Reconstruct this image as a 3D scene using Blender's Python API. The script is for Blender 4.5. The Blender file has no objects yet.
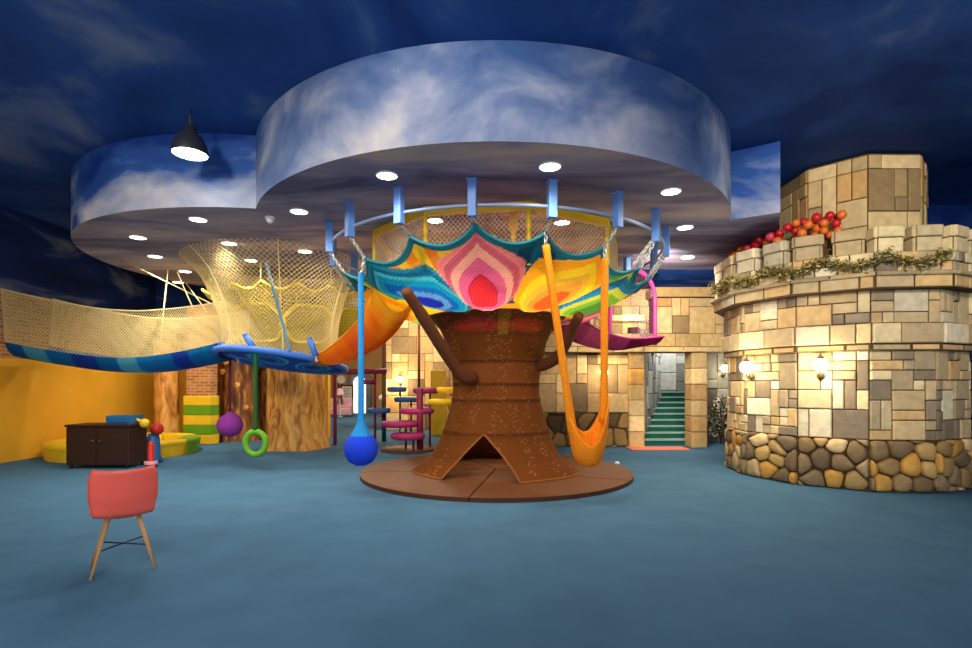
import bpy, math, random
from mathutils import Vector, noise as mnoise
random.seed(7)
PI = math.pi; sin = math.sin; cos = math.cos; R = math.radians
C = bpy.context.scene.collection
F, HZ, CX, EYE = 520.0, 384.0, 486.0, 1.5

def P(px, py, d):                       # a photo pixel at a given distance -> a point in the room
    return Vector(((px-CX)*d/F, d, EYE+(HZ-py)*d/F))
def lin(c):
    return tuple(((v/255)/12.92 if v/255 <= .04045 else ((v/255+.055)/1.055)**2.4) for v in c[:3])
def lin4(c): return (*lin(c), 1.0)
def mix(a, b, t): return tuple(a[i]+(b[i]-a[i])*t for i in range(3))
def jit(c, k, rnd=random):
    f = 1+rnd.uniform(-k, k)
    return tuple(max(0, min(255, v*f)) for v in c)
def sm(t): t = max(0, min(1, t)); return t*t*(3-2*t)
def interp(tab, x):
    if x <= tab[0][0]: return tab[0][1]
    for (a, b), (c, d) in zip(tab, tab[1:]):
        if x <= c: return b+(d-b)*(x-a)/(c-a)
    return tab[-1][1]

# ------------------------------------------------------------------ materials
def nd(t, kind, **kw):
    n = t.nodes.new(kind)
    for k, v in kw.items(): setattr(n, k, v)
    return n
def base_mat(name):
    m = bpy.data.materials.new(name); m.use_nodes = True
    t = m.node_tree; b = t.nodes['Principled BSDF']
    return m, t, b
def mat(name, col=(128, 128, 128), rough=.7, var=.12, scale=6, bump=.0, bscale=40, attr=False, metal=0, emit=0, rib=None, spec=.3, stretch=None):
    m, t, b = base_mat(name); L = t.links.new
    b.inputs['Roughness'].default_value = rough; b.inputs['Metallic'].default_value = metal
    b.inputs['Specular IOR Level'].default_value = spec
    tc = nd(t, 'ShaderNodeTexCoord'); src = tc.outputs['Object']
    if stretch:
        mp = nd(t, 'ShaderNodeMapping'); mp.inputs['Scale'].default_value = stretch
        L(src, mp.inputs['Vector']); src = mp.outputs['Vector']
    n = nd(t, 'ShaderNodeTexNoise'); n.inputs['Scale'].default_value = scale; n.inputs['Detail'].default_value = 5
    L(src, n.inputs['Vector'])
    mr = nd(t, 'ShaderNodeMapRange'); mr.inputs['From Min'].default_value = .3; mr.inputs['From Max'].default_value = .7
    mr.inputs['To Min'].default_value = 1-var; mr.inputs['To Max'].default_value = 1+var
    L(n.outputs['Fac'], mr.inputs['Value'])
    fac = mr.outputs['Result']
    if rib:
        w = nd(t, 'ShaderNodeTexWave', wave_type='BANDS', bands_direction=rib[0]); w.inputs['Scale'].default_value = rib[1]
        w.inputs['Distortion'].default_value = 1.0; w.inputs['Detail'].default_value = 1.5
        L(tc.outputs['Object'], w.inputs['Vector'])
        r2 = nd(t, 'ShaderNodeMapRange'); r2.inputs['To Min'].default_value = 1-rib[2]; r2.inputs['To Max'].default_value = 1+rib[2]*.6
        L(w.outputs['Fac'], r2.inputs['Value'])
        mm = nd(t, 'ShaderNodeMath', operation='MULTIPLY'); L(fac, mm.inputs[0]); L(r2.outputs['Result'], mm.inputs[1]); fac = mm.outputs[0]
    mx = nd(t, 'ShaderNodeVectorMath', operation='SCALE'); L(fac, mx.inputs['Scale'])
    if attr:
        at = nd(t, 'ShaderNodeAttribute', attribute_name='Col'); L(at.outputs['Color'], mx.inputs[0])
    else:
        mx.inputs[0].default_value = lin(col)
    L(mx.outputs[0], b.inputs['Base Color'])
    if emit:
        b.inputs['Emission Color'].default_value = lin4(col); b.inputs['Emission Strength'].default_value = emit
    if bump:
        n2 = nd(t, 'ShaderNodeTexNoise'); n2.inputs['Scale'].default_value = bscale; n2.inputs['Detail'].default_value = 3
        L(src, n2.inputs['Vector'])
        bp = nd(t, 'ShaderNodeBump'); bp.inputs['Strength'].default_value = bump; bp.inputs['Distance'].default_value = .02
        L(n2.outputs['Fac'], bp.inputs['Height']); L(bp.outputs['Normal'], b.inputs['Normal'])
    return m
def sky_mat(name, stops, scale=(.5, .5, .8), det=6, rough=.8, zgrad=None):
    # painted sky mural: clouds from noise through a colour ramp, paler toward the base of an upright face
    m, t, b = base_mat(name); L = t.links.new
    b.inputs['Roughness'].default_value = rough; b.inputs['Specular IOR Level'].default_value = .15
    tc = nd(t, 'ShaderNodeTexCoord'); mp = nd(t, 'ShaderNodeMapping'); mp.inputs['Scale'].default_value = scale
    L(tc.outputs['Object'], mp.inputs['Vector'])
    n = nd(t, 'ShaderNodeTexNoise'); n.inputs['Scale'].default_value = 1; n.inputs['Detail'].default_value = det; n.inputs['Roughness'].default_value = .55
    n.inputs['Distortion'].default_value = .5
    L(mp.outputs['Vector'], n.inputs['Vector']); f = n.outputs['Fac']
    if zgrad:
        sx = nd(t, 'ShaderNodeSeparateXYZ'); L(tc.outputs['Object'], sx.inputs[0])
        mr = nd(t, 'ShaderNodeMapRange'); mr.inputs['From Min'].default_value = zgrad[0]; mr.inputs['From Max'].default_value = zgrad[1]
        mr.inputs['To Min'].default_value = zgrad[2]; mr.inputs['To Max'].default_value = zgrad[3]
        L(sx.outputs['Z'], mr.inputs['Value'])
        a = nd(t, 'ShaderNodeMath', operation='ADD'); L(f, a.inputs[0]); L(mr.outputs['Result'], a.inputs[1]); f = a.outputs[0]
    cr = nd(t, 'ShaderNodeValToRGB'); e = cr.color_ramp.elements
    while len(e) < len(stops): e.new(.5)
    for i, (p, c) in enumerate(stops): e[i].position = p; e[i].color = lin4(c)
    L(f, cr.inputs['Fac']); L(cr.outputs['Color'], b.inputs['Base Color'])
    return m
def brick_mat(name):
    m, t, b = base_mat(name); L = t.links.new
    b.inputs['Roughness'].default_value = .85
    tc = nd(t, 'ShaderNodeTexCoord'); sx = nd(t, 'ShaderNodeSeparateXYZ'); cx = nd(t, 'ShaderNodeCombineXYZ')
    L(tc.outputs['Object'], sx.inputs[0])
    ad = nd(t, 'ShaderNodeMath', operation='ADD'); L(sx.outputs['X'], ad.inputs[0]); L(sx.outputs['Y'], ad.inputs[1])
    L(ad.outputs[0], cx.inputs['X']); L(sx.outputs['Z'], cx.inputs['Y'])
    bt = nd(t, 'ShaderNodeTexBrick'); bt.inputs['Scale'].default_value = 1
    bt.inputs['Brick Width'].default_value = .22; bt.inputs['Row Height'].default_value = .075; bt.inputs['Mortar Size'].default_value = .008
    bt.inputs['Color1'].default_value = lin4((196, 128, 70)); bt.inputs['Color2'].default_value = lin4((150, 88, 46)); bt.inputs['Mortar'].default_value = lin4((206, 170, 120))
    L(cx.outputs[0], bt.inputs['Vector']); L(bt.outputs['Color'], b.inputs['Base Color'])
    bp = nd(t, 'ShaderNodeBump'); bp.inputs['Strength'].default_value = .4; bp.inputs['Distance'].default_value = .01; bp.invert = True
    L(bt.outputs['Fac'], bp.inputs['Height']); L(bp.outputs['Normal'], b.inputs['Normal'])
    return m
def bark_mat(name, c1, c2, c3):
    m, t, b = base_mat(name); L = t.links.new
    b.inputs['Roughness'].default_value = .6
    tc = nd(t, 'ShaderNodeTexCoord'); mp = nd(t, 'ShaderNodeMapping'); mp.inputs['Scale'].default_value = (3.2, 3.2, .9)
    L(tc.outputs['Object'], mp.inputs['Vector'])
    n = nd(t, 'ShaderNodeTexNoise'); n.inputs['Scale'].default_value = 1.6; n.inputs['Detail'].default_value = 8; n.inputs['Distortion'].default_value = 1.4
    L(mp.outputs['Vector'], n.inputs['Vector'])
    cr = nd(t, 'ShaderNodeValToRGB'); e = cr.color_ramp.elements; e.new(.5)
    for i, (p, c) in enumerate(((.33, c1), (.5, c2), (.68, c3))): e[i].position = p; e[i].color = lin4(c)
    L(n.outputs['Fac'], cr.inputs['Fac']); L(cr.outputs['Color'], b.inputs['Base Color'])
    bp = nd(t, 'ShaderNodeBump'); bp.inputs['Strength'].default_value = .7; bp.inputs['Distance'].default_value = .05
    L(n.outputs['Fac'], bp.inputs['Height']); L(bp.outputs['Normal'], b.inputs['Normal'])
    return m

M = dict(
    carpet=mat('carpet', (74, 114, 142), .95, .10, 2.2, .25, 180, spec=.1),
    yellow_wall=mat('yellow_paint', (236, 176, 44), .7, .06, 2),
    tan_wall=mat('tan_paint', (206, 160, 96), .75, .1, 2),
    grey_wall=mat('grey_stone_paint', (150, 150, 146), .75, .15, 4),
    brick=brick_mat('red_brick'),
    soffit=sky_mat('dusk_cloud_paint', ((.34, (82, 82, 112)), (.47, (126, 122, 148)), (.57, (164, 154, 168)), (.70, (206, 188, 172))), (.4, 1.2, 1)),
    fascia=sky_mat('sky_mural_upright', ((.36, (16, 48, 120)), (.52, (48, 88, 160)), (.64, (140, 152, 184)), (.8, (212, 208, 214))), (.55, .55, 1.1), zgrad=(3.9, 4.9, .17, -.08)),
    fascia_grey=sky_mat('sky_mural_disc', ((.38, (58, 88, 142)), (.5, (98, 118, 160)), (.62, (150, 158, 184)), (.78, (204, 198, 200))), (.75, .75, 1.0), zgrad=(3.9, 4.9, .12, -.10)),
    highsky=sky_mat('sky_mural_ceiling', ((.35, (24, 54, 116)), (.55, (44, 84, 150)), (.68, (110, 128, 164)), (.8, (160, 160, 170))), (.5, .5, .5)),
    nightwall=sky_mat('night_blue_wall', ((.3, (12, 24, 60)), (.55, (28, 54, 112)), (.68, (120, 130, 150)), (.8, (180, 172, 160))), (.35, .35, 1.3)),
    stone=mat('sandstone_blocks', rough=.75, var=.14, scale=9, bump=.35, bscale=26, attr=True, spec=.2),
    mortar=mat('dark_mortar', (92, 68, 40), .9, .2, 12),
    knit=mat('knitted_rope', rough=.8, var=.10, scale=60, bump=.5, bscale=120, attr=True, spec=.15),
    knit_trunk=mat('brown_knit', rough=.85, var=.16, scale=22, bump=.35, bscale=60, attr=True, rib=('Z', 22, .14), spec=.1, stretch=(1, 1, 4)),
    platform=mat('brown_vinyl', (104, 62, 32), .6, .10, 5, .1, 60),
    platform_edge=mat('brown_dark', (74, 42, 24), .7),
    branch=mat('brown_rope_wrap', (98, 54, 26), .75, .15, 40, .4, 90, rib=('Z', 22, .15)),
    steel_blue=mat('blue_paint', (96, 138, 206), .4, .05),
    ring_blue=mat('pale_blue_paint', (128, 146, 186), .35, .05),
    pad_blue=mat('blue_pad', (62, 116, 206), .5, .06),
    chain=mat('galvanised_steel', (205, 205, 200), .35, .05, metal=.6),
    yellow_pad=mat('yellow_pad', (240, 196, 36), .5, .05),
    green_pad=mat('green_pad', (106, 160, 30), .5, .05),
    net_cream=mat('cream_cord', (236, 214, 150), .8, .05),
    net_tan=mat('tan_cord', (206, 186, 160), .8, .05),
    net_yellow=mat('yellow_cord', (226, 200, 60), .8, .06),
    net_olive=mat('olive_cord', (190, 172, 62), .8, .06),
    net_dark=mat('plum_cord', (120, 60, 84), .8, .06),
    rope_teal=mat('teal_rope', (42, 128, 140), .75, .08),
    rope_blue=mat('blue_rope', (22, 128, 196), .8, .1, 40, .3, 90, rib=('Z', 28, .2)),
    ball_blue=mat('blue_knit_ball', (18, 60, 214), .85, .18, 60, .6, 110, rib=('Z', 16, .12)),
    rope_green=mat('green_rope', (26, 96, 40), .8, .12, 40, rib=('Z', 20, .3)),
    ring_green=mat('green_wrap', (104, 176, 44), .7, .12, 50, .3, 80),
    purple=mat('purple_knit', (156, 58, 160), .85, .14, 40, .5, 80),
    magenta=mat('magenta_pad', (172, 48, 112), .5, .06),
    maroon=mat('maroon_paint', (128, 32, 66), .5, .06),
    orange_knit=mat('orange_knit', (255, 158, 22), .8, .14, 45, .5, 80, rib=('Z', 14, .12)),
    bark=bark_mat('golden_bark', (150, 88, 30), (222, 152, 62), (244, 190, 102)),
    bark_dark=bark_mat('dark_bark', (74, 40, 20), (128, 78, 36), (200, 132, 60)),
    stair=mat('green_stair_carpet', (20, 92, 78), .9, .1),
    nosing=mat('pale_nosing', (140, 170, 160), .6),
    mat_orange=mat('orange_mat', (240, 128, 96), .8, .06),
    lamp_on=mat('lamp_lens', (255, 240, 214), .4, 0, emit=14),
    lamp_cool=mat('lamp_lens_cool', (236, 250, 255), .4, 0, emit=14),
    globe_on=mat('lamp_globe', (255, 230, 180), .4, 0, emit=16),
    white=mat('white_enamel', (232, 230, 224), .4, .03),
    black=mat('dark_metal', (36, 40, 52), .5, .05),
    bronze=mat('aged_bronze', (110, 92, 70), .45, .1, metal=.5),
    chair=mat('coral_plastic', (255, 104, 86), .35, .03, spec=.5),
    wood=mat('pale_wood', (196, 150, 100), .5, .12, 8, stretch=(1, 1, .2)),
    cabinet=mat('dark_brown_panel', (58, 34, 26), .45, .1),
    toy_blue=mat('toy_blue', (38, 104, 158), .4, .04), toy_red=mat('toy_red', (206, 46, 34), .35, .04), toy_yellow=mat('toy_yellow', (240, 196, 40), .35, .04),
    ball_red=mat('red_gloss', (206, 34, 44), .3, .05, spec=.5), ball_orange=mat('orange_gloss', (240, 122, 40), .3, .05, spec=.5), ball_pink=mat('pink_gloss', (224, 70, 96), .3, .05, spec=.5),
    leaf=mat('dusty_leaf', rough=.7, var=.2, attr=True),
    daylight=mat('daylight_pane', (255, 250, 240), .5, 0, emit=2.2),
    pink=mat('pale_pink', (238, 190, 204), .6, .06),
    paper=mat('paper', (232, 226, 214), .7, .04), ink=mat('printed_ink', (120, 112, 108), .7),
    pit=mat('pit_floor', (214, 150, 52), .8, .1),
)

def make_translucent(m, k):
    t = m.node_tree; b = t.nodes['Principled BSDF']; out = t.nodes['Material Output']; tr = nd(t, 'ShaderNodeBsdfTranslucent'); mx = nd(t, 'ShaderNodeMixShader'); mx.inputs[0].default_value = k
    t.links.new(b.inputs['Base Color'].links[0].from_socket, tr.inputs['Color']); t.links.new(b.outputs[0], mx.inputs[1]); t.links.new(tr.outputs[0], mx.inputs[2]); t.links.new(mx.outputs[0], out.inputs['Surface'])
make_translucent(M['knit'], .4); make_translucent(M['orange_knit'], .25)
# ------------------------------------------------------------------ mesh builder
class MB:
    def __init__(s): s.v = []; s.f = []; s.c = []; s.col = (1, 1, 1); s.mi = []; s.m = 0
    def vert(s, p, c=None): s.v.append(tuple(p)); s.c.append(c if c is not None else s.col); return len(s.v)-1
    def face(s, *i): s.f.append(i); s.mi.append(s.m)
    def box(s, x0, x1, y0, y1, z0, z1, tf=None, bev=0.0):
        q = []
        for z in (z0, z1):
            for x, y in ((x0, y0), (x1, y0), (x1, y1), (x0, y1)):
                p = Vector((x, y, z)); q.append(s.vert(tf(p) if tf else p))
        for f in ((3, 2, 1, 0), (4, 5, 6, 7), (0, 1, 5, 4), (1, 2, 6, 5), (2, 3, 7, 6), (3, 0, 4, 7)): s.face(*[q[i] for i in f])
        return s
    def tube(s, path, r, n=8, closed=False, caps=True, cols=None):
        path = [Vector(p) for p in path]; k = len(path); up = None; rings = []
        for i, p in enumerate(path):
            a = path[(i-1) % k] if (closed or i > 0) else p
            b = path[(i+1) % k] if (closed or i < k-1) else p
            d = (b-a).normalized()
            if up is None:
                up = Vector((0, 0, 1)) if abs(d.z) < .9 else Vector((1, 0, 0))
            x = up-d*up.dot(d)
            x = x.normalized() if x.length > 1e-6 else d.orthogonal().normalized()
            up = x; y = d.cross(x)
            rr = r[i] if isinstance(r, (list, tuple)) else r
            cc = cols[i] if cols else None
            rings.append([s.vert(p+x*rr*cos(2*PI*j/n)+y*rr*sin(2*PI*j/n), cc) for j in range(n)])
        m = k if closed else k-1
        for i in range(m):
            A, B = rings[i], rings[(i+1) % k]
            for j in range(n): s.face(A[j], A[(j+1) % n], B[(j+1) % n], B[j])
        if caps and not closed:
            s.face(*rings[0][::-1]); s.face(*rings[-1])
        return s
    def lathe(s, prof, c=(0, 0), n=32, a0=0, a1=2*PI, cols=None, wob=None):
        full = abs(a1-a0-2*PI) < 1e-6; m = n if full else n+1; rows = []
        for i, (r, z) in enumerate(prof):
            row = []
            for j in range(m):
                a = a0+(a1-a0)*j/n; rr = r*(wob(a, z) if wob else 1)
                row.append(s.vert((c[0]+rr*cos(a), c[1]+rr*sin(a), z), cols[i] if cols else None))
            rows.append(row)
        for i in range(len(prof)-1):
            for j in range(n):
                k = (j+1) % m
                s.face(rows[i][j], rows[i][k], rows[i+1][k], rows[i+1][j])
        return s
    def grid(s, f, nu, nv, closed=False, fc=None, thick=0):
        ids = []
        for i in range(nu+(0 if closed else 1)):
            ids.append([s.vert(f(i/nu, j/nv), fc(i/nu, j/nv) if fc else None) for j in range(nv+1)])
        k = len(ids)
        for i in range(nu):
            A, B = ids[i], ids[(i+1) % k]
            for j in range(nv): s.face(A[j], B[j], B[j+1], A[j+1])
        return s
    def sphere(s, c, r, n=16, m=10, sx=1, sy=1, sz=1):
        c = Vector(c); top = s.vert(c+Vector((0, 0, r*sz))); rows = []
        for i in range(1, m):
            t = PI*i/m
            rows.append([s.vert(c+Vector((r*sx*sin(t)*cos(2*PI*j/n), r*sy*sin(t)*sin(2*PI*j/n), r*sz*cos(t)))) for j in range(n)])
        bot = s.vert(c-Vector((0, 0, r*sz)))
        for j in range(n):
            k = (j+1) % n
            s.face(top, rows[0][j], rows[0][k]); s.face(bot, rows[-1][k], rows[-1][j])
            for i in range(len(rows)-1): s.face(rows[i][j], rows[i+1][j], rows[i+1][k], rows[i][k])
        return s
    def net(s, f, nu, nv, r, closed=False, n=3):
        # diamond netting: cords run both ways across the surface f(u, v)
        def node(i, j): return f((i/nu), j/nv)
        for sg in (1, -1):
            if closed:
                for i0 in range(nu):
                    s.tube([node(i0+sg*j, j) for j in range(nv+1)], r, n, caps=False)
            else:
                starts = [(i, 0) for i in range(nu+1)]+[((0 if sg > 0 else nu), j) for j in range(1, nv)]
                for i0, j0 in starts:
                    path = []; i, j = i0, j0
                    while 0 <= i <= nu and j <= nv: path.append(node(i, j)); i += sg; j += 1
                    if len(path) > 1: s.tube(path, r, n, caps=False)
        return s
    def build(s, name, mt, parent=None, smooth=True, loc=None, solid=0, bevel=0):
        me = bpy.data.meshes.new(name)
        o0 = Vector(loc) if loc is not None else Vector((0, 0, 0))
        me.from_pydata([tuple(Vector(p)-o0) for p in s.v], [], s.f)
        mts = mt if isinstance(mt, (list, tuple)) else [mt]
        for q in mts: me.materials.append(q)
        if len(mts) > 1: me.polygons.foreach_set('material_index', s.mi)
        if smooth: me.polygons.foreach_set('use_smooth', [True]*len(me.polygons))
        at = me.color_attributes.new('Col', 'FLOAT_COLOR', 'POINT')
        flat = []
        for c in s.c: flat += [c[0], c[1], c[2], 1.0]
        at.data.foreach_set('color', flat)
        me.update()
        o = bpy.data.objects.new(name, me); C.objects.link(o); o.location = o0
        if bevel:
            b = o.modifiers.new('bevel', 'BEVEL'); b.width = bevel; b.segments = 2; b.limit_method = 'ANGLE'
        if solid:
            q = o.modifiers.new('solid', 'SOLIDIFY'); q.thickness = solid; q.offset = 0
        if parent is not None:
            o.parent = parent; o.location = o0-Vector(parent.location)
        return o
def thing(name, label, cat, loc=(0, 0, 0), group=None):
    o = bpy.data.objects.new(name, None); C.objects.link(o); o.location = loc; o.empty_display_size = .2
    return tag(o, label, cat, group)
def tag(o, label, cat, group=None):
    o['label'] = label; o['category'] = cat
    if group: o['group'] = group
    return o
def struct(o): o['kind'] = 'structure'; return o
def copy_tree(o, loc, label, group=None):
    r = o.copy(); C.objects.link(r); r.location = loc; r['label'] = label
    if group: r['group'] = group
    for ch in list(o.children):
        c = ch.copy(); C.objects.link(c); c.parent = r
        for g in list(ch.children):
            e = g.copy(); C.objects.link(e); e.parent = c
    return r
def chain_links(mb, a, b, size=.05, r=.009):
    a, b = Vector(a), Vector(b); d = b-a; n = max(2, int(d.length/(size*.72))); d.normalize()
    x = d.orthogonal().normalized(); y = d.cross(x)
    for i in range(n):
        c = a+(b-a)*((i+.5)/n); w = x if i % 2 == 0 else y
        mb.tube([c+d*size*.62*cos(t)+w*size*.36*sin(t) for t in [2*PI*k/8 for k in range(8)]], r, 4, closed=True)
def bez(p0, p1, p2, p3, n=16):
    p0, p1, p2, p3 = map(Vector, (p0, p1, p2, p3)); out = []
    for i in range(n+1):
        t = i/n; u = 1-t; out.append(p0*u**3+p1*3*u*u*t+p2*3*u*t*t+p3*t**3)
    return out
def smooth_path(pts, n=6):
    pts = [Vector(p) for p in pts]; out = []
    for i in range(len(pts)-1):
        p0 = pts[max(0, i-1)]; p1 = pts[i]; p2 = pts[i+1]; p3 = pts[min(len(pts)-1, i+2)]
        for k in range(n):
            t = k/n
            out.append(.5*((2*p1)+(p2-p0)*t+(2*p0-5*p1+4*p2-p3)*t*t+(3*p1-p0-3*p2+p3)*t**3))
    out.append(pts[-1]); return out

# ------------------------------------------------------------------ stonework
STONE = [(216, 184, 128), (202, 168, 112), (226, 196, 142), (188, 152, 100), (166, 138, 96), (212, 166, 104), (138, 112, 80)]
TOWER = [(228, 206, 158), (216, 188, 138), (234, 218, 182), (196, 172, 130), (176, 156, 122), (218, 180, 124), (146, 130, 106)]
GREY = [(176, 178, 172), (156, 158, 152), (190, 188, 178), (140, 142, 136), (120, 120, 114)]
RUBBLE = [(196, 160, 100), (166, 136, 92), (204, 152, 74), (150, 126, 92), (210, 180, 130), (128, 104, 76)]
def ashlar(W, H, cell, rnd, big=3):
    nx = max(1, round(W/cell)); ny = max(1, round(H/cell)); cx = W/nx; cy = H/ny
    used = [[False]*ny for _ in range(nx)]; out = []
    for j in range(ny):
        for i in range(nx):
            if used[i][j]: continue
            w = rnd.choice((1, 1, 2, 2, 3) if big >= 3 else (1, 2)); h = rnd.choice((1, 1, 2, 2, 3) if big >= 3 else (1, 1, 2))
            while i+w > nx or any(used[i+k][j] for k in range(w)): w -= 1
            while j+h > ny or any(used[i+a][j+b] for a in range(w) for b in range(h)): h -= 1
            for a in range(w):
                for b in range(h): used[i+a][j+b] = True
            out.append((i*cx, (i+w)*cx, j*cy, (j+h)*cy))
    return out
def add_block(mb, f, u0, u1, v0, v1, dep, col, gap=.007, bev=.014):
    mb.col = lin(col)
    a = [mb.vert(f(u, v, 0)) for u, v in ((u0+gap, v0+gap), (u1-gap, v0+gap), (u1-gap, v1-gap), (u0+gap, v1-gap))]
    m = [mb.vert(f(u, v, dep*.7)) for u, v in ((u0+gap, v0+gap), (u1-gap, v0+gap), (u1-gap, v1-gap), (u0+gap, v1-gap))]
    g = gap+bev
    b = [mb.vert(f(u, v, dep)) for u, v in ((u0+g, v0+g), (u1-g, v0+g), (u1-g, v1-g), (u0+g, v1-g))]
    for p, q in ((a, m), (m, b)):
        for k in range(4): mb.face(p[k], p[(k+1) % 4], q[(k+1) % 4], q[k])
    mb.face(*b)
def voronoi(W, H, cell, rnd):
    nx = max(1, round(W/cell)); ny = max(1, round(H/cell)); pts = []
    for j in range(-1, ny+1):
        for i in range(-1, nx+1):
            pts.append(((i+.5+rnd.uniform(-.38, .38)+(.5 if j % 2 else 0))*W/nx, (j+.5+rnd.uniform(-.38, .38))*H/ny))
    out = []
    for p in pts:
        poly = [(0, 0), (W, 0), (W, H), (0, H)]
        for q in pts:
            if q is p or (q[0]-p[0])**2+(q[1]-p[1])**2 > (3*cell)**2: continue
            mx, my = (p[0]+q[0])/2, (p[1]+q[1])/2; dx, dy = q[0]-p[0], q[1]-p[1]; new = []
            for a, b in zip(poly, poly[1:]+poly[:1]):
                da = (a[0]-mx)*dx+(a[1]-my)*dy; db = (b[0]-mx)*dx+(b[1]-my)*dy
                if da <= 0: new.append(a)
                if (da < 0 < db) or (db < 0 < da):
                    t = da/(da-db); new.append((a[0]+(b[0]-a[0])*t, a[1]+(b[1]-a[1])*t))
            poly = new
            if len(poly) < 3: break
        if len(poly) >= 3:
            ar = abs(sum(a[0]*b[1]-b[0]*a[1] for a, b in zip(poly, poly[1:]+poly[:1])))/2
            if ar > .004: out.append(poly)
    return out
def add_rubble(mb, f, W, H, cell, rnd, pal, u0=0, v0=0, dep=.07):
    for poly in voronoi(W, H, cell, rnd):
        for _ in range(1):                                           # knock the corners off
            poly = [(a[0]+(b[0]-a[0])*t, a[1]+(b[1]-a[1])*t) for a, b in zip(poly, poly[1:]+poly[:1]) for t in (.2, .8)]
        cx = sum(p[0] for p in poly)/len(poly); cy = sum(p[1] for p in poly)/len(poly)
        mb.col = lin(jit(rnd.choice(pal), .15, rnd)); rows = []
        for k, d in ((.93, 0), (.9, dep*.55), (.72, dep*.9), (.35, dep)):
            rows.append([mb.vert(f(u0+cx+(p[0]-cx)*k, v0+cy+(p[1]-cy)*k, d)) for p in poly])
        c = mb.vert(f(u0+cx, v0+cy, dep)); n = len(poly)
        for A, B in zip(rows, rows[1:]):
            for k in range(n): mb.face(A[k], A[(k+1) % n], B[(k+1) % n], B[k])
        for k in range(n): mb.face(rows[-1][k], rows[-1][(k+1) % n], c)
def plane_f(p0, p1, z0):
    p0 = Vector((*p0, 0)); p1 = Vector((*p1, 0)); d = (p1-p0).normalized(); nrm = Vector((d.y, -d.x, 0))
    return lambda u, v, o: p0+d*u+nrm*o+Vector((0, 0, z0+v))
def stone_wall(name, p0, p1, z0, z1, pal=STONE, cell=.2, rub=0, seed=1, back=.25, rcell=.3, jj=.1, kind='structure', parent=None):
    # walls face the left-to-right side seen from the camera
    rnd = random.Random(seed); W = (Vector(p1)-Vector(p0)).length; mb = MB()
    f = plane_f(p0, p1, z0); H = z1-z0
    mb.m = 1; mb.col = lin((80, 60, 38))
    q = [mb.vert(f(u, v, o)) for o in (0, -back) for u, v in ((0, 0), (W, 0), (W, H), (0, H))]
    for i in ((0, 1, 2, 3), (7, 6, 5, 4), (1, 0, 4, 5), (2, 1, 5, 6), (3, 2, 6, 7), (0, 3, 7, 4)): mb.face(*[q[k] for k in i])
    mb.m = 0
    if rub: add_rubble(mb, f, W, rub, rcell, rnd, [(120, 96, 62), (92, 72, 48), (140, 110, 66), (74, 58, 42)] if pal is STONE else RUBBLE)
    for u0, u1, v0, v1 in ashlar(W, H-rub, cell, rnd):
        add_block(mb, f, u0, u1, rub+v0, rub+v1, rnd.uniform(.015, .045), jit(rnd.choice(pal), jj, rnd))
    o = mb.build(name, [M['stone'], M['mortar']], parent, smooth=False)
    if parent is None: struct(o)
    return o
def course(mb, f, W, z0, z1, dep, ln, rnd, pal, base=0.0):
    u = 0
    while u < W-1e-4:
        e = min(W, u+ln*rnd.uniform(.7, 1.35))
        if W-e < ln*.4: e = W
        add_block(mb, (lambda a, b, o: f(a, b, o+base)), u, e, z0, z1, dep, jit(rnd.choice(pal), .08, rnd)); u = e

# ------------------------------------------------------------------ the room
ZS, ZC = 3.9, 4.9                        # low painted soffits, high painted ceiling
XL, XR, YB, YF = -9.2, 9.6, 27.0, -3.0
def quad(name, pts, m, parent=None):
    mb = MB(); mb.face(*[mb.vert(p) for p in pts]); return struct(mb.build(name, m, parent, smooth=False))
mb = MB(); mb.box(XL-3, XR, YF, YB, -.2, 0); struct(mb.build('floor', M['carpet'], smooth=False))
mb = MB(); mb.box(XL-3, XR, YF, YB, ZC, ZC+.2); struct(mb.build('ceiling', M['highsky'], smooth=False))
def soffit(name, pts, dz=0, fas='fascia'):
    mb = MB(); n = len(pts)
    lo = [mb.vert((x, y, ZS+dz)) for x, y in pts]; hi = [mb.vert((x, y, ZC+.05)) for x, y in pts]
    mb.m = 0; mb.face(*lo[::-1]); mb.m = 1
    for i in range(n): mb.face(lo[i], lo[(i+1) % n], hi[(i+1) % n], hi[i])
    return struct(mb.build(name, [M['soffit'], M[fas]], smooth=False))
def circ(cx, cy, r, n=96): return [(cx+r*cos(2*PI*i/n), cy+r*sin(2*PI*i/n)) for i in range(n)]
TX, TY = .17, 8.8                        # the net tree stands here
soffit('ceiling_disc', circ(.1, 8.8, 3.66), 0, 'fascia_grey')
soffit('ceiling_disc', circ(-3.85, 10.75, 3.7), .002)
soffit('ceiling_soffit', [(-3.2, 9.6), (2.6, 7.75), (3.46, 7.7), (4.12, 7.28), (5.45, 9.85), (9.5, 9.85), (9.5, 10.9), (2.4, 10.9), (2.4, 26.9), (-9.1, 26.9), (-3.7, 14.4)], .004)

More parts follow.
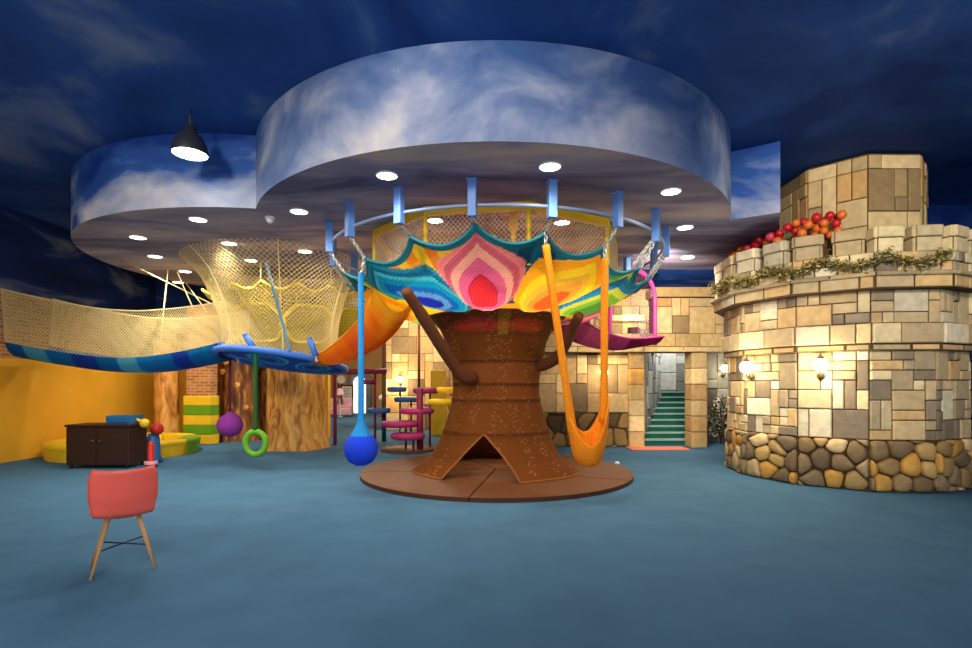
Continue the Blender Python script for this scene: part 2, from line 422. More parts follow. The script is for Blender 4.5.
# side and back walls
mb = MB(); mb.box(XL-.2, XL, YF, 14.5, 0, 2.0); struct(mb.build('wall_left', M['yellow_wall'], smooth=False))
mb = MB(); mb.box(XL-.2, XL, YF, 14.5, 2.0, 3.3); struct(mb.build('wall_left_brick', M['brick'], smooth=False))
mb = MB(); mb.box(XL-.2, XL, YF, 14.5, 3.3, ZC); struct(mb.build('wall_left_sky', M['nightwall'], smooth=False))
mb = MB(); mb.box(XL, -4.4, 14.5, 14.7, 0, 2.3); struct(mb.build('wall_back_lower', M['yellow_wall'], smooth=False))
mb = MB(); mb.box(XL, -4.4, 14.5, 14.7, 2.3, 3.45); struct(mb.build('wall_back_brick', M['brick'], smooth=False))
mb = MB(); mb.box(XL, -4.4, 14.5, 14.7, 3.45, ZC); struct(mb.build('wall_back_sky', M['nightwall'], smooth=False))
quad('wall_corridor', [(-4.4, 14.55, 0), (-8.6, 26.9, 0), (-8.6, 26.9, ZC), (-4.4, 14.55, ZC)], M['tan_wall'])
mb = MB(); mb.box(XL-3, XR, 26.9, 27.1, 0, ZC); struct(mb.build('wall_back_far', M['tan_wall'], smooth=False))
mb = MB(); mb.box(XR, XR+.2, YF, YB, 0, ZC); struct(mb.build('wall_right', M['nightwall'], smooth=False))
mb = MB(); mb.box(.2, XR, 17.0, 17.2, 0, ZC); struct(mb.build('wall_back_blue', M['nightwall'], smooth=False))

# castle front: lower wall, door posts, upper wall
stone_wall('wall_castle_lower', (-.3, 12.4), (3.39, 12.4), 0, 2.2, seed=3, rub=.82, rcell=.36, cell=.24)
stone_wall('wall_castle_inner', (-3.35, 17.0), (-.1, 17.0), 0, 3.88, seed=5, cell=.27)
stone_wall('wall_castle_side', (-.3, 17.0), (-.3, 12.65), 0, 3.7, seed=6, cell=.27)
def pillar(name, x0, x1, y0, y1, z1, seed):
    mb = MB(); rnd = random.Random(seed); mb.m = 1; mb.col = lin((80, 60, 38)); mb.box(x0+.02, x1-.02, y0+.02, y1, 0, z1); mb.m = 0
    h = z1/6
    for i in range(6):
        c = jit(rnd.choice(STONE[:4]+[(214, 160, 84)]), .1, rnd)
        add_block(mb, plane_f((x0, y0+.02), (x1, y0+.02), 0), 0, x1-x0, i*h, i*h+h, .03, c)
        add_block(mb, plane_f((x0+.02, y1), (x0+.02, y0), 0), 0, y1-y0, i*h, i*h+h, .03, c)
        add_block(mb, plane_f((x1-.02, y0), (x1-.02, y1), 0), 0, y1-y0, i*h, i*h+h, .03, c)
    return struct(mb.build(name, [M['stone'], M['mortar']], smooth=False))
pillar('pillar_stone', 3.39, 3.73, 12.25, 12.75, 2.24, 2)
pillar('pillar_stone', 4.82, 5.17, 12.15, 12.6, 2.24, 4)
rnd = random.Random(8)
mb = MB(); mb.m = 1; mb.box(-.3, 7.2, 12.14, 12.6, 2.24, 2.36); mb.m = 0
course(mb, plane_f((-.3, 12.14), (7.2, 12.14), 0), 7.5, 2.24, 2.37, .05, .75, rnd, STONE[:3])
course(mb, plane_f((-.3, 12.14), (7.2, 12.14), 0), 7.5, 2.37, 2.68, .02, .62, rnd, STONE[:3])
mb.m = 1; mb.box(-.3, 7.2, 12.15, 12.6, 2.36, 2.68); mb.m = 0
struct(mb.build('wall_castle_ledge', [M['stone'], M['mortar']], smooth=False))
stone_wall('wall_castle_upper', (3.95, 12.2), (6.6, 12.2), 2.68, 3.52, seed=11, cell=.2, back=.4)
stone_wall('wall_castle_upper', (-.3, 12.25), (2.35, 12.25), 2.68, 2.95, seed=12, cell=.2, back=.4)
mb = MB(); course(mb, plane_f((3.9, 12.12), (5.35, 12.12), 0), 1.45, 3.52, 3.76, .06, 1.4, rnd, STONE[:3])
course(mb, plane_f((3.9, 12.62), (3.9, 12.12), 0), .5, 3.52, 3.76, .04, .5, rnd, STONE[:3])
course(mb, plane_f((5.4, 12.12), (6.6, 12.12), 0), 1.2, 3.52, 3.66, .06, .6, rnd, STONE[:3])
mb.m = 1; mb.box(3.92, 5.35, 12.13, 12.6, 3.52, 3.75); mb.box(5.4, 6.6, 12.13, 12.6, 3.52, 3.65)
struct(mb.build('wall_castle_coping', [M['stone'], M['mortar']], smooth=False))
# the stepped balcony walls behind the pink arch
stone_wall('wall_balcony_back', (2.6, 14.2), (4.6, 14.2), 2.3, 3.2, seed=14, cell=.22)
stone_wall('wall_balcony_side', (2.5, 12.6), (3.05, 14.2), 2.3, 3.2, seed=15, cell=.2)
mb = MB(); course(mb, plane_f((3.05, 14.1), (4.6, 14.1), 0), 1.55, 3.2, 3.38, .05, .7, rnd, STONE[:3]); course(mb, plane_f((2.5, 12.5), (3.05, 14.1), 0), 1.7, 3.2, 3.38, .05, .8, rnd, STONE[:3])
struct(mb.build('wall_balcony_coping', [M['stone'], M['mortar']], smooth=False))
stone_wall('wall_balcony_far', (1.4, 15.6), (5.4, 15.6), 2.3, 4.35, seed=16, cell=.26)
# stairwell: pale grey stone, stairs turning away behind the door post
stone_wall('wall_stair_side', (3.72, 12.75), (5.2, 15.5), 0, 2.9, GREY, seed=21, cell=.2)
stone_wall('wall_stair_back', (4.4, 15.5), (7.2, 15.5), 0, 3.4, GREY, seed=22, cell=.26)
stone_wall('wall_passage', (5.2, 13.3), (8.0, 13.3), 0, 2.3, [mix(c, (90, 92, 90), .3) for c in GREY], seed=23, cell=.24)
t = thing('staircase', 'green carpeted staircase climbing between grey stone walls beyond the castle doorway', 'stairs', (4.3, 12.7, 0))
for i in range(9):
    y0 = 12.75+.29*i; zt = .142*(i+1); xl = 3.76+(y0-12.75)*.538+.08
    tfs = lambda p, xl=xl, y0=y0: Vector((p.x+((p.y-y0)*.538 if p.x < xl+.01 else 0), p.y, p.z))
    mb = MB(); mb.box(xl, 5.15 if i < 3 else 5.95, y0, y0+.33, 0, zt-.03, tfs)
    s = mb.build('step', M['stair'], t, smooth=False)
    mb = MB(); mb.box(xl, 5.15 if i < 3 else 5.95, y0-.03, y0+.33, zt-.03, zt, tfs); q = mb.build('stair_nosing', M['nosing'], s, smooth=False); q.location = (0, 0, 0); q.matrix_parent_inverse.identity()
    q.location = Vector((0, 0, 0)); s.location = -Vector(t.location)
mb = MB(); mb.box(3.3, 4.62, 11.75, 12.3, .002, .025)
tag(mb.build('door_mat', M['mat_orange'], smooth=False, bevel=.01), 'salmon orange mat lying before the green stairs', 'mat')

# ------------------------------------------------------------------ castle tower
KX, KY, KA = 5.93, 8.8, 189.2
def tower_pt(k, r): a = R(KA+30*k); return (KX+r*cos(a), KY+r*sin(a))
tw = thing('castle_tower', 'many sided sandstone castle tower with rubble foot, ledges and battlements', 'castle tower', (KX, KY, 0))
rnd = random.Random(31)
def facets(r, ks=range(12)):
    for k in ks:
        a, b = tower_pt(k, r), tower_pt(k+1, r)
        yield k, a, b, (Vector(b)-Vector(a)).length
def core(mb, r, z0, z1, n=12, c=(KX, KY), a0=KA):
    mb.m = 1; lo = []; hi = []
    for k in range(n):
        a = R(a0+360/n*k); lo.append(mb.vert((c[0]+r*cos(a), c[1]+r*sin(a), z0))); hi.append(mb.vert((c[0]+r*cos(a), c[1]+r*sin(a), z1)))
    for k in range(n): mb.face(lo[k], lo[(k+1) % n], hi[(k+1) % n], hi[k])
    mb.face(*hi); mb.face(*lo[::-1]); mb.m = 0
mb = MB(); core(mb, 1.64, 0, 2.0)
for k, a, b, W in facets(1.65):
    for u0, u1, v0, v1 in ashlar(W, 1.25, .145, rnd): add_block(mb, plane_f(a, b, .72), u0, u1, v0, v1, rnd.uniform(.012, .05), jit(rnd.choice(TOWER), .08, rnd))
mb.build('tower_wall', [M['stone'], M['mortar']], tw, smooth=False)
mb = MB()
for k, a, b, W in facets(1.65): add_rubble(mb, plane_f(a, b, 0), W, .72, .25, rnd, RUBBLE, dep=.08)
mb.build('rubble_base', M['stone'], tw, smooth=True)
mb = MB(); core(mb, 1.74, 1.97, 2.3)
for k, a, b, W in facets(1.70): course(mb, plane_f(a, b, 0), W, 1.96, 2.06, .04, .5, rnd, TOWER[3:6])
for k, a, b, W in facets(1.75): course(mb, plane_f(a, b, 0), W, 2.06, 2.34, .04, .42, rnd, TOWER[:5])
mb.build('ledge', [M['stone'], M['mortar']], tw, smooth=False)
mb = MB(); core(mb, 1.70, 2.3, 2.8)
for k, a, b, W in facets(1.71):
    for u0, u1, v0, v1 in ashlar(W, .46, .15, rnd): add_block(mb, plane_f(a, b, 2.34), u0, u1, v0, v1, rnd.uniform(.01, .05), jit(rnd.choice(TOWER), .1, rnd))
mb.build('upper_wall', [M['stone'], M['mortar']], tw, smooth=False)
mb = MB(); core(mb, 1.9, 2.8, 3.0)
for k, a, b, W in facets(1.86): course(mb, plane_f(a, b, 0), W, 2.80, 2.99, .05, .4, rnd, TOWER[2:6])
for k, a, b, W in facets(1.93): course(mb, plane_f(a, b, 0), W, 2.955, 3.02, .04, .6, rnd, TOWER[3:5])
mb.build('ledge', [M['stone'], M['mortar']], tw, smooth=False)
mb = MB(); core(mb, 1.85, 3.0, 3.28)
for k, a, b, W in facets(1.86):
    for u0, u1, v0, v1 in ashlar(W, .28, .14, rnd, 2): add_block(mb, plane_f(a, b, 3.01), u0, u1, v0, v1, rnd.uniform(.01, .05), jit(rnd.choice(TOWER), .1, rnd))
mb.build('battlement_wall', [M['stone'], M['mortar']], tw, smooth=False)
for k, a, b, W in facets(1.87):
    for c0, c1 in ((.04, .36), (.54, .86)):
        if W*c0 < 0: continue
        mb = MB(); f = plane_f(a, b, 0); u0, u1 = W*c0, W*c1
        mb.m = 1; mb.col = lin((90, 70, 46))
        q = [mb.vert(f(u, v, o)) for o in (0, -.2) for u, v in ((u0, 3.26), (u1, 3.26), (u1, 3.62), (u0, 3.62))]
        for i in ((0, 1, 2, 3), (7, 6, 5, 4), (1, 0, 4, 5), (2, 1, 5, 6), (3, 2, 6, 7), (0, 3, 7, 4)): mb.face(*[q[j] for j in i])
        mb.m = 0; c = jit(rnd.choice(TOWER[:4]), .1, rnd)
        def side(fn, w):
            add_block(mb, fn, 0, w, 3.28, 3.48, .03, jit(c, .06, rnd)); add_block(mb, fn, -.01, w+.01, 3.48, 3.64, .045, jit(c, .06, rnd))
        side((lambda u, v, o: f(u0+u, v, o)), u1-u0)
        pA = f(u0, 0, -.2); pB = f(u0, 0, 0); pC = f(u1, 0, 0); pD = f(u1, 0, -.2)
        side(plane_f(pA.xy, pB.xy, 0), .2); side(plane_f(pC.xy, pD.xy, 0), .2)
        mb.build('merlon', [M['stone'], M['mortar']], tw, smooth=False)
# slim turret rising behind the battlements
UX, UY, UR = 5.98, 8.55, 1.0
mb = MB(); core(mb, UR, 3.2, ZC-.02, 8, (UX, UY), 22.5+180)
for k in range(8):
    a = R(202.5+45*k); b = R(202.5+45*(k+1)); pa = (UX+UR*cos(a), UY+UR*sin(a)); pb = (UX+UR*cos(b), UY+UR*sin(b)); W = (Vector(pa)-Vector(pb)).length
    for u0, u1, v0, v1 in ashlar(W, ZC-3.24, .2, rnd): add_block(mb, plane_f(pa, pb, 3.2), u0, u1, v0, v1, rnd.uniform(.01, .04), jit(rnd.choice(STONE[:6]), .1, rnd))
mb.build('turret', [M['stone'], M['mortar']], tw, smooth=False)

# balls heaped along the battlements
BR = {'red': 'ball_red', 'orange': 'ball_orange', 'pink': 'ball_pink'}
protos = {}
def ball(col, p, where, r):
    lab = {'red': 'shiny red ball', 'orange': 'shiny orange ball', 'pink': 'shiny rose pink ball'}[col]+' in the heap '+where
    g = col+' balls '+where
    if col not in protos:
        b = MB().sphere((0, 0, 0), .06, 14, 9); o = b.build('ball', M[BR[col]]); protos[col] = o
    else:
        o = protos[col].copy(); C.objects.link(o)
    o.location = p; o.scale = (r/.06,)*3
    tag(o, lab, 'ball', g)
rb = random.Random(5)
def ring_pt(px, rr):                     # on the tower roof at radius rr along the sight line px
    tx = (px-CX)/F; a = 1+tx*tx; b = -2*(tx*KX+KY); c = KX*KX+KY*KY-rr*rr
    d = (-b-math.sqrt(max(0, b*b-4*a*c)))/(2*a); return Vector((tx*d, d, 0))
heaped = []
def heap(px0, px1, n, cols, where, zr):
    pts = []; tries = 0
    while len(pts) < n and tries < 4000:
        tries += 1
        px = rb.uniform(px0, px1); rr = rb.uniform(1.40, 1.62); p = ring_pt(px, rr); r = rb.uniform(.055, .072)
        if abs((p.xy-Vector((KX, KY))).length-rr) > .02: continue
        p.z = 3.59+r                     # drop it on the roof or on the balls already lying there
        for q, s in heaped:
            h = (p.xy-q.xy).length
            if h < r+s+.002: p.z = max(p.z, q.z+math.sqrt((r+s+.002)**2-h*h))
        if p.z > zr[1]: continue
        pts.append((p, r)); heaped.append((p, r))
    for p, r in pts: ball(rb.choice(cols), p, where, r)
mb = MB(); core(mb, 1.66, 3.28, 3.59); mb.build('roof_deck', [M['mortar'], M['mortar']], tw, smooth=False)
heap(716, 748, 24, ['red', 'orange', 'red', 'pink'], 'at the battlement gap nearest the net tree', (3.50, 3.84))
heap(744, 780, 24, ['red', 'orange', 'pink'], 'behind the middle battlement block', (3.50, 3.84))
heap(786, 842, 26, ['orange', 'red', 'orange'], 'at the foot of the turret', (3.50, 3.95))

# leafy garland slung round the tower under the battlements
mb = MB(); path = []
for i in range(160):
    a = R(165+110*i/159); k = (a-R(KA))/R(30); loc = k-math.floor(k)
    rr = 1.99*cos(R(15))/cos((loc-.5)*R(30)); path.append(Vector((KX+rr*cos(a), KY+rr*sin(a), 3.24-.13*abs(sin(i/159*PI*5))+.02*sin(i*.9))))
mb.col = lin((86, 74, 40)); mb.tube(path, .012, 5)
rl = random.Random(3)
for p in path:
    for _ in range(9):
        c = p+Vector((rl.gauss(0, .035), rl.gauss(0, .035), rl.gauss(0, .045)))
        mb.col = lin(jit(rl.choice([(150, 138, 70), (110, 104, 50), (204, 190, 130), (190, 170, 96), (90, 84, 40)]), .15, rl))
        d = Vector((rl.uniform(-1, 1), rl.uniform(-1, .4), rl.uniform(-1, 1))).normalized(); e = d.orthogonal().normalized()*.018; d *= .035
        mb.face(mb.vert(c-d), mb.vert(c+e), mb.vert(c+d), mb.vert(c-e))
tag(mb.build('leafy_garland', M['leaf'], smooth=False), 'dry olive leaf garland slung round the tower below its battlements', 'garland')

# wall lamps
def sconce(p, n, label, power=30, group=None):
    n = Vector(n).normalized(); t = thing('wall_lamp', label, 'wall lamp', p, group); p = Vector(p)
    mb = MB(); s = n.cross(Vector((0, 0, 1)))
    mb.tube([p-n*.0, p+n*.03], .05, 12); mb.tube(smooth_path([p+n*.02, p+n*.08+Vector((0, 0, -.03)), p+n*.13+Vector((0, 0, .02)), p+n*.13+Vector((0, 0, .06))]), .011, 6)
    mb.build('bracket', M['bronze'], t)
    c = p+n*.13
    mb = MB().lathe([(.03, c.z+.06), (.085, c.z+.09), (.1, c.z+.15), (.085, c.z+.21), (.04, c.z+.25), (0.001, c.z+.255)], c.xy, 16); mb.build('lamp_globe', M['globe_on'], t)
    mb = MB().lathe([(.06, c.z+.235), (.035, c.z+.27), (.012, c.z+.3), (0.001, c.z+.34)], c.xy, 12); mb.build('finial', M['bronze'], t)
    l = bpy.data.lights.new('lamp_light', 'POINT'); l.energy = power; l.color = (1, .84, .58); l.shadow_soft_size = .09
    o = bpy.data.objects.new('lamp_light', l); C.objects.link(o); o.location = c+n*.14+Vector((0, 0, .14))
def on_tower(px, r=1.69):
    tx = (px-CX)/F; best = None
    for k, a, b, W in facets(r):
        ax, ay = a; bx, by = b; den = (bx-ax)-tx*(by-ay)
        if abs(den) < 1e-6: continue
        s = (tx*ay-ax)/den
        if 0 <= s <= 1:
            y = ay+(by-ay)*s
            if best is None or y < best[0].y: d = Vector((bx-ax, by-ay, 0)).normalized(); best = (Vector((tx*y, y, 0)), Vector((d.y, -d.x, 0)))
    return best
for px, lab in ((752, 'lit globe wall lamp on the tower facet nearer the stairs'), (821, 'lit globe wall lamp on the broad front facet of the tower')):
    p, n = on_tower(px); p.z = 1.62; sconce(p, n, lab, 30)
sconce((2.78, 12.36, 1.62), (0, -1, 0), 'lit globe wall lamp on the castle wall behind the orange swing', 14)
sconce((6.05, 13.26, 1.74), (0, -1, 0), 'lit globe wall lamp in the grey passage beside the tower', 30)
sconce((-2.78, 16.94, 1.5), (0, -1, 0), 'lit globe wall lamp on the far stone wall above the pink steps', 70)
# blossoming bush in the passage
bt = thing('flowering_bush', 'dark bush with small white blossoms in the passage beside the tower', 'bush', (5.86, 12.98, 0))
mb = MB(); mb.col = lin((70, 50, 34))
for k in range(6): mb.tube(smooth_path([(5.86, 12.98, 0), (5.86+.05*cos(k), 12.98+.05*sin(k), .3), (5.86+.2*cos(k*1.1), 12.98+.12*sin(k*1.1), .6+.08*k)]), .014, 5)
mb.build('stem', M['leaf'], bt)
mb = MB(); fl = MB(); rl = random.Random(9)
for i in range(900):
    z = rl.uniform(.18, 1.22); w = .36*(1-max(0, z-.5)/.85) if z > .5 else .30
    c = Vector((5.86+rl.gauss(0, w*.5), 12.98+rl.gauss(0, .07), z)); q = fl if rl.random() < .42 else mb
    q.col = lin(jit(rl.choice([(226, 220, 210), (200, 192, 184), (236, 226, 200)]) if q is fl else rl.choice([(60, 66, 44), (84, 80, 52), (48, 52, 40)]), .12, rl))
    d = Vector((rl.uniform(-1, 1), rl.uniform(-1, .4), rl.uniform(-1, 1))).normalized(); e = d.orthogonal().normalized()*.022; d *= .034
    q.face(q.vert(c-d), q.vert(c+e), q.vert(c+d), q.vert(c-e))
mb.build('foliage', M['leaf'], bt, smooth=False); fl.build('blossom', M['leaf'], bt, smooth=False)

# ------------------------------------------------------------------ the net tree
def pol(a, r, z): a = R(a); return Vector((TX+r*sin(a), TY-r*cos(a), z))
t = thing('round_platform', 'low round brown platform under the brown net tree', 'platform', (TX, TY, 0))
for k in range(5):
    a0, a1 = -10+72*k+.25, -10+72*(k+1)-.25
    mb = MB(); n = 22; top = [mb.vert(pol(a0, .02, .06))]; bot = [mb.vert(pol(a0, .02, .0))]
    for i in range(n+1): a = a0+(a1-a0)*i/n; top.append(mb.vert(pol(a, 2.24, .06))); bot.append(mb.vert(pol(a, 2.24, .0)))
    mb.m = 0; mb.face(*top); mb.m = 1
    for i in range(len(top)): j = (i+1) % len(top); mb.face(bot[i], bot[j], top[j], top[i])
    mb.build('platform_panel', [M['platform'], M['platform_edge']], t, smooth=False)
nt = thing('net_tree', 'giant knitted net tree with brown trunk and rainbow scalloped canopy', 'climbing net', (TX, TY, 0))
PROF = [(.06, 1.34), (.3, 1.08), (.58, .93), (.91, .83), (1.23, .74), (1.5, .72), (1.83, .77), (2.2, .85), (2.42, .95), (2.62, 1.14)]
BROWN = (106, 58, 20)
def trunk_low(a):
    d = abs(((a+13+180) % 360)-180)      # pointed doorway on the near side, a second one round the back
    if d < 27: return .06+.66*(1-(d/27))**.62
    d = abs(((a-150+180) % 360)-180)
    if d < 24: return .06+.5*(1-(d/24))**.75
    return .06
def trunk_r(a, z):
    r = interp(PROF, z)
    if z < .72: r += .05*(1-z/.72)*cos(R(a*5+40))
    return r
def tr_f(u, v):
    a = u*360; z0 = trunk_low(a); z = z0+(2.62-z0)*v
    r = trunk_r(a, z)
    for zs in (.72, 1.24, 1.5, 1.86): r += .014*math.exp(-((z-zs)/.03)**2)
    return pol(a, r, z)
def tr_c(u, v):
    a = u*360; z0 = trunk_low(a); z = z0+(2.62-z0)*v; c = BROWN
    if 1.5 < z < 1.86: c = (122, 68, 28)
    if 1.24 < z < 1.5: c = (114, 62, 24)
    for zs in (.72, 1.24, 1.5, 1.86):
        if abs(z-zs) < .025: c = (84, 44, 16)
    if z > 2.26:                          # the open-meshed collar lets the pockets' colours through
        c = mix(c, (92, 48, 18), .6); aa = ((a+180) % 360)-180
        for ac, w, col in ((-19, 30, (158, 26, 32)), (30, 24, (172, 52, 20)), (150, 26, (150, 60, 30))):
            q = ((aa-ac)/w)**2+((z-2.40)/.105)**2
            if q < 1: c = mix(col, c, q*.7) if int(q*9) % 3 else mix(c, (190, 90, 60), .35)
            if q < .1 and ac == 27: c = (214, 110, 70)
        if abs(aa-5) < 5: c = mix(c, (150, 130, 30), .5)
    k = mnoise.noise(Vector((a*.3, z*48, 0)))
    if k > .36 and mnoise.noise(Vector((a*.06, z*1.2, 5))) > .02: c = mix(c, (220, 170, 120), .3)
    return lin(c)
mb = MB().grid(tr_f, 220, 150, True, tr_c); mb.build('trunk', M['knit_trunk'], nt)
mb = MB(); mb.col = lin((150, 90, 44))
mb.tube([pol(a, trunk_r(a, trunk_low(a))+.005, trunk_low(a)+.012) for a in range(0, 360, 2)], .016, 6, closed=True)
mb.build('hem_rope', M['knit_trunk'], nt)
# canopy
ZPK = {-47: 3.22, -27: 3.37, -7: 3.46, 13: 3.36, 33: 3.27, 53: 3.14, 73: 3.15}
def rim(a):
    k = math.floor((a+7)/20); a0 = -7+20*k; u = (a-a0)/20
    z0 = ZPK.get(((a0+180) % 360)-180, 3.17); z1 = ZPK.get(((a0+20+180) % 360)-180, 3.17)
    dip = 1-(2*u-1)**2; dip = dip**.8
    return 2.5-.2*dip, z0+(z1-z0)*u-.15*dip
POCK = [(-7, -7, 'pink'), (22, 33, 'yellow'), (-25, -52, 'blue'), (50, 68, 'green'), (-78, -87, 'yellow'), (113, 113, 'pink'), (153, 153, 'blue'), (193, 193, 'yellow'), (233, 233, 'green')]
PC = {'pink': [(.36, (230, 36, 48)), (.40, (206, 30, 70)), (.62, (232, 92, 140)), (.78, (248, 168, 146)), (.90, (206, 84, 104)), (1.0, (240, 128, 124))],
      'yellow': [(.34, (242, 84, 22)), (.5, (240, 150, 36)), (.64, (232, 178, 44)), (.8, (252, 208, 22)), (1.0, (250, 164, 16))],
      'blue': [(.26, (30, 40, 160)), (.42, (90, 150, 200)), (.56, (22, 96, 176)), (.72, (14, 140, 176)), (.8, (70, 176, 180)), (.9, (14, 96, 136)), (1.0, (36, 132, 152))],
      'green': [(.4, (64, 132, 38)), (.6, (120, 172, 44)), (.76, (196, 206, 60)), (.88, (24, 130, 180)), (1.0, (16, 104, 150))]}
BT = [(0, .25), (.06, .5), (.18, .84), (.38, 1), (.6, 1), (.78, .93), (.89, .66), (.96, .32), (1, 0.04)]
def pocket(a, t):
    best = (9, None)
    for b0, b1, kind in POCK:
        tc = .3 if kind != 'blue' else .36
        ac = b0+(b1-b0)*t; d = abs(((a-ac+180) % 360)-180)/17.5
        lo, hi = .02, 1.6
        if d > 1.4: continue
        for _ in range(14):
            s = (lo+hi)/2; tt = tc+(t-tc)/s
            ok = -.02 <= tt <= 1.0 and d <= s*interp(BT, max(0, min(1, tt)))
            if ok: hi = s
            else: lo = s
        ya = (t-tc)/((1-tc) if t > tc else tc*1.25); se = (abs(d)**2.5+abs(ya)**2.5)**.4; q = min(1, hi)**4
        hi = se*(1-q)+hi*q if hi < 1 else hi
        if hi < best[0]: best = (hi, kind)
    return best
GAP = {-27: [(246, 140, 30), (250, 204, 40), (240, 120, 26), (252, 190, 30)], 13: [(14, 84, 112), (22, 112, 140), (18, 64, 104), (60, 130, 150)], 53: [(90, 150, 40), (170, 196, 50), (60, 120, 40), (24, 120, 150)]}
def can_f(u, v):
    a = u*360-180; Rr, zr = rim(a); r0, z0 = 1.13, 2.6
    r = r0+(Rr-r0)*v; z = z0+(zr-z0)*(v**1.05)
    s, k = PCACHE[(round(u*360, 3), round(v, 4))]
    b = .20*max(0, 1-s*s) if s < 1 else 0
    b += .05*sin(PI*v)
    return pol(a, r+b*.55, z-b*.62)
def can_c(u, v):
    a = u*360-180; s, k = PCACHE[(round(u*360, 3), round(v, 4))]
    if v > .93: c = (26, 116, 132) if v < .975 else (60, 150, 158)
    elif s < 1.0:
        for lim, c in PC[k]:
            if s <= lim: break
        if int(s*34) % 2: c = mix(c, (255, 240, 230), .13) if k != 'blue' else mix(c, (10, 40, 90), .25)
    else:
        g = min(GAP, key=lambda q: abs(((a-q+180) % 360)-180) if abs(((a-q+180) % 360)-180) < 26 else 90+abs(((a-q) % 120)-0))
        d = ((a-g+180) % 360)-180; c = GAP[g][int(math.floor((d+40)/4.2)) % 4]
        if s < 1.08: c = mix(c, (255, 220, 120), .25) if g != 13 else mix(c, (10, 60, 80), .4)
        if v < .12: c = (214, 150, 40)
        if -75 < a < -44 and v < .5: c = (250, 186, 28)
    if v < .03: c = (110, 58, 24)
    return lin(c)
NU, NV = 540, 84; PCACHE = {}
for i in range(NU+1):
    for j in range(NV+1): PCACHE[(round(i/NU*360, 3), round(j/NV, 4))] = pocket(i/NU*360-180, j/NV)
mb = MB().grid(can_f, NU, NV, True, can_c); mb.build('canopy', M['knit'], nt)
mb = MB(); mb.tube([pol(a, *rim(a)) for a in [x*.5 for x in range(720)]], .022, 6, closed=True); mb.build('rim_rope', M['rope_teal'], nt)
# branches wrapped in rope
mb = MB(); mb.tube(smooth_path([P(480, 374, 8.4), P(467, 378, 7.95), P(456, 368, 7.72), P(436, 338, 7.3), P(418, 309, 6.95), P(405, 290, 6.72)]), [.10]*6+[.10]*6+[.09]*6+[.085]*6+[.075]*6+[.06], 14)
mb.build('branch', M['branch'], nt)
mb = MB(); mb.tube(smooth_path([P(532, 366, 8.6), P(546, 364, 8.4), P(560, 354, 8.15), P(569, 336, 7.8), P(580, 314, 7.55)]), [.10]*6+[.095]*6+[.085]*6+[.075]*6+[.06], 14)
mb.build('branch', M['branch'], nt)
# safety netting inside the canopy, hung from a yellow edged polygon
def poly_r(a, r=2.06):
    loc = (((a+69) % 40)-20); return r*cos(R(20))/cos(R(loc))
def sn(u, v): a = u*360-69; return pol(a, poly_r(a)*(1-.02*v), 3.80-.75*v)
mb = MB().net(sn, 198, 11, .0055, True); mb.build('safety_net', M['net_tan'], nt)
mb = MB()
for k in range(9):
    a0, a1 = -69+40*k, -29+40*k
    q = [mb.vert(p) for p in (pol(a0, 2.06, 3.89), pol(a1, 2.06, 3.89), pol(a1, 2.06, 3.77), pol(a0, 2.06, 3.77), pol(a0, 2.0, 3.89), pol(a1, 2.0, 3.89), pol(a1, 2.0, 3.77), pol(a0, 2.0, 3.77))]
    for f in ((0, 3, 2, 1), (4, 5, 6, 7), (3, 7, 6, 2), (0, 1, 5, 4)): mb.face(*[q[i] for i in f])
    mb.tube([pol(a0, 2.04, 3.85), pol(a0, 2.04, 3.05)], .03, 6)
mb.build('net_frame', M['yellow_pad'], nt, smooth=False)
mb = MB(); mb.box(TX+.18, TX+.24, TY-1.66, TY-1.60, 2.9, 3.89); mb.box(TX+.15, TX+.27, TY-1.69, TY-1.57, 3.62, 3.84); mb.build('mast', M['yellow_pad'], nt, smooth=False)

# suspension ring and posts under the ceiling disc
fr = thing('ceiling_ring_frame', 'pale blue steel ring on blue posts hanging from the large ceiling disc', 'frame', (TX, TY, ZS))
mb = MB(); mb.tube([pol(a, 2.68, 3.61) for a in range(0, 360, 3)], .023, 8, closed=True); mb.build('ring', M['ring_blue'], fr)
POSTS = [-107, -87, -67, -47, -27, -7, 13, 33, 53, 73, 93, 113]
for a in POSTS:
    mb = MB(); c = pol(a, 2.72, 0); ca, sa = cos(R(a)), sin(R(a))
    tf = lambda p, c=c, ca=ca, sa=sa: Vector((c.x+p.x*ca-p.y*sa, c.y+p.x*sa+p.y*ca, p.z))
    mb.box(-.05, .05, -.05, .05, 3.46, ZS, tf); mb.box(-.065, .065, -.065, .065, ZS-.012, ZS+.003, tf)
    mb.build('post', M['steel_blue'], fr, smooth=False, bevel=.006)
for a in POSTS:
    mb = MB(); rr, zz = rim(a); chain_links(mb, pol(a, 2.70, 3.46), pol(a, rr, zz), .06, .009)
    if a in (53, 73): chain_links(mb, pol(a, 2.70, 3.52), pol(a-4, rr-.03, zz), .06, .009)
    mb.build('chain', M['chain'], nt)

# hanging rope ball
bx, by = P(361, 400, 7.1).x, 7.1
t = thing('hanging_rope_ball', 'big deep blue knitted ball hanging on a bright blue rope from the canopy', 'swing', (bx, by, 3.1))
mb = MB(); mb.lathe([(.001, .385), (.08, .395), (.16, .44), (.215, .53), (.228, .62), (.21, .71), (.16, .785), (.12, .82)], (bx, by), 28); mb.build('ball', M['ball_blue'], t)
mb = MB(); mb.lathe([(.155, .785), (.11, .86), (.075, .93), (.052, 1.0), (.042, 1.1), (.04, 3.0), (.02, 3.02)], (bx, by), 14); mb.build('rope', M['rope_blue'], t)
mb = MB(); chain_links(mb, (bx, by, 2.99), pol(-47, *rim(-47)), .06, .009); mb.build('chain', M['chain'], t)

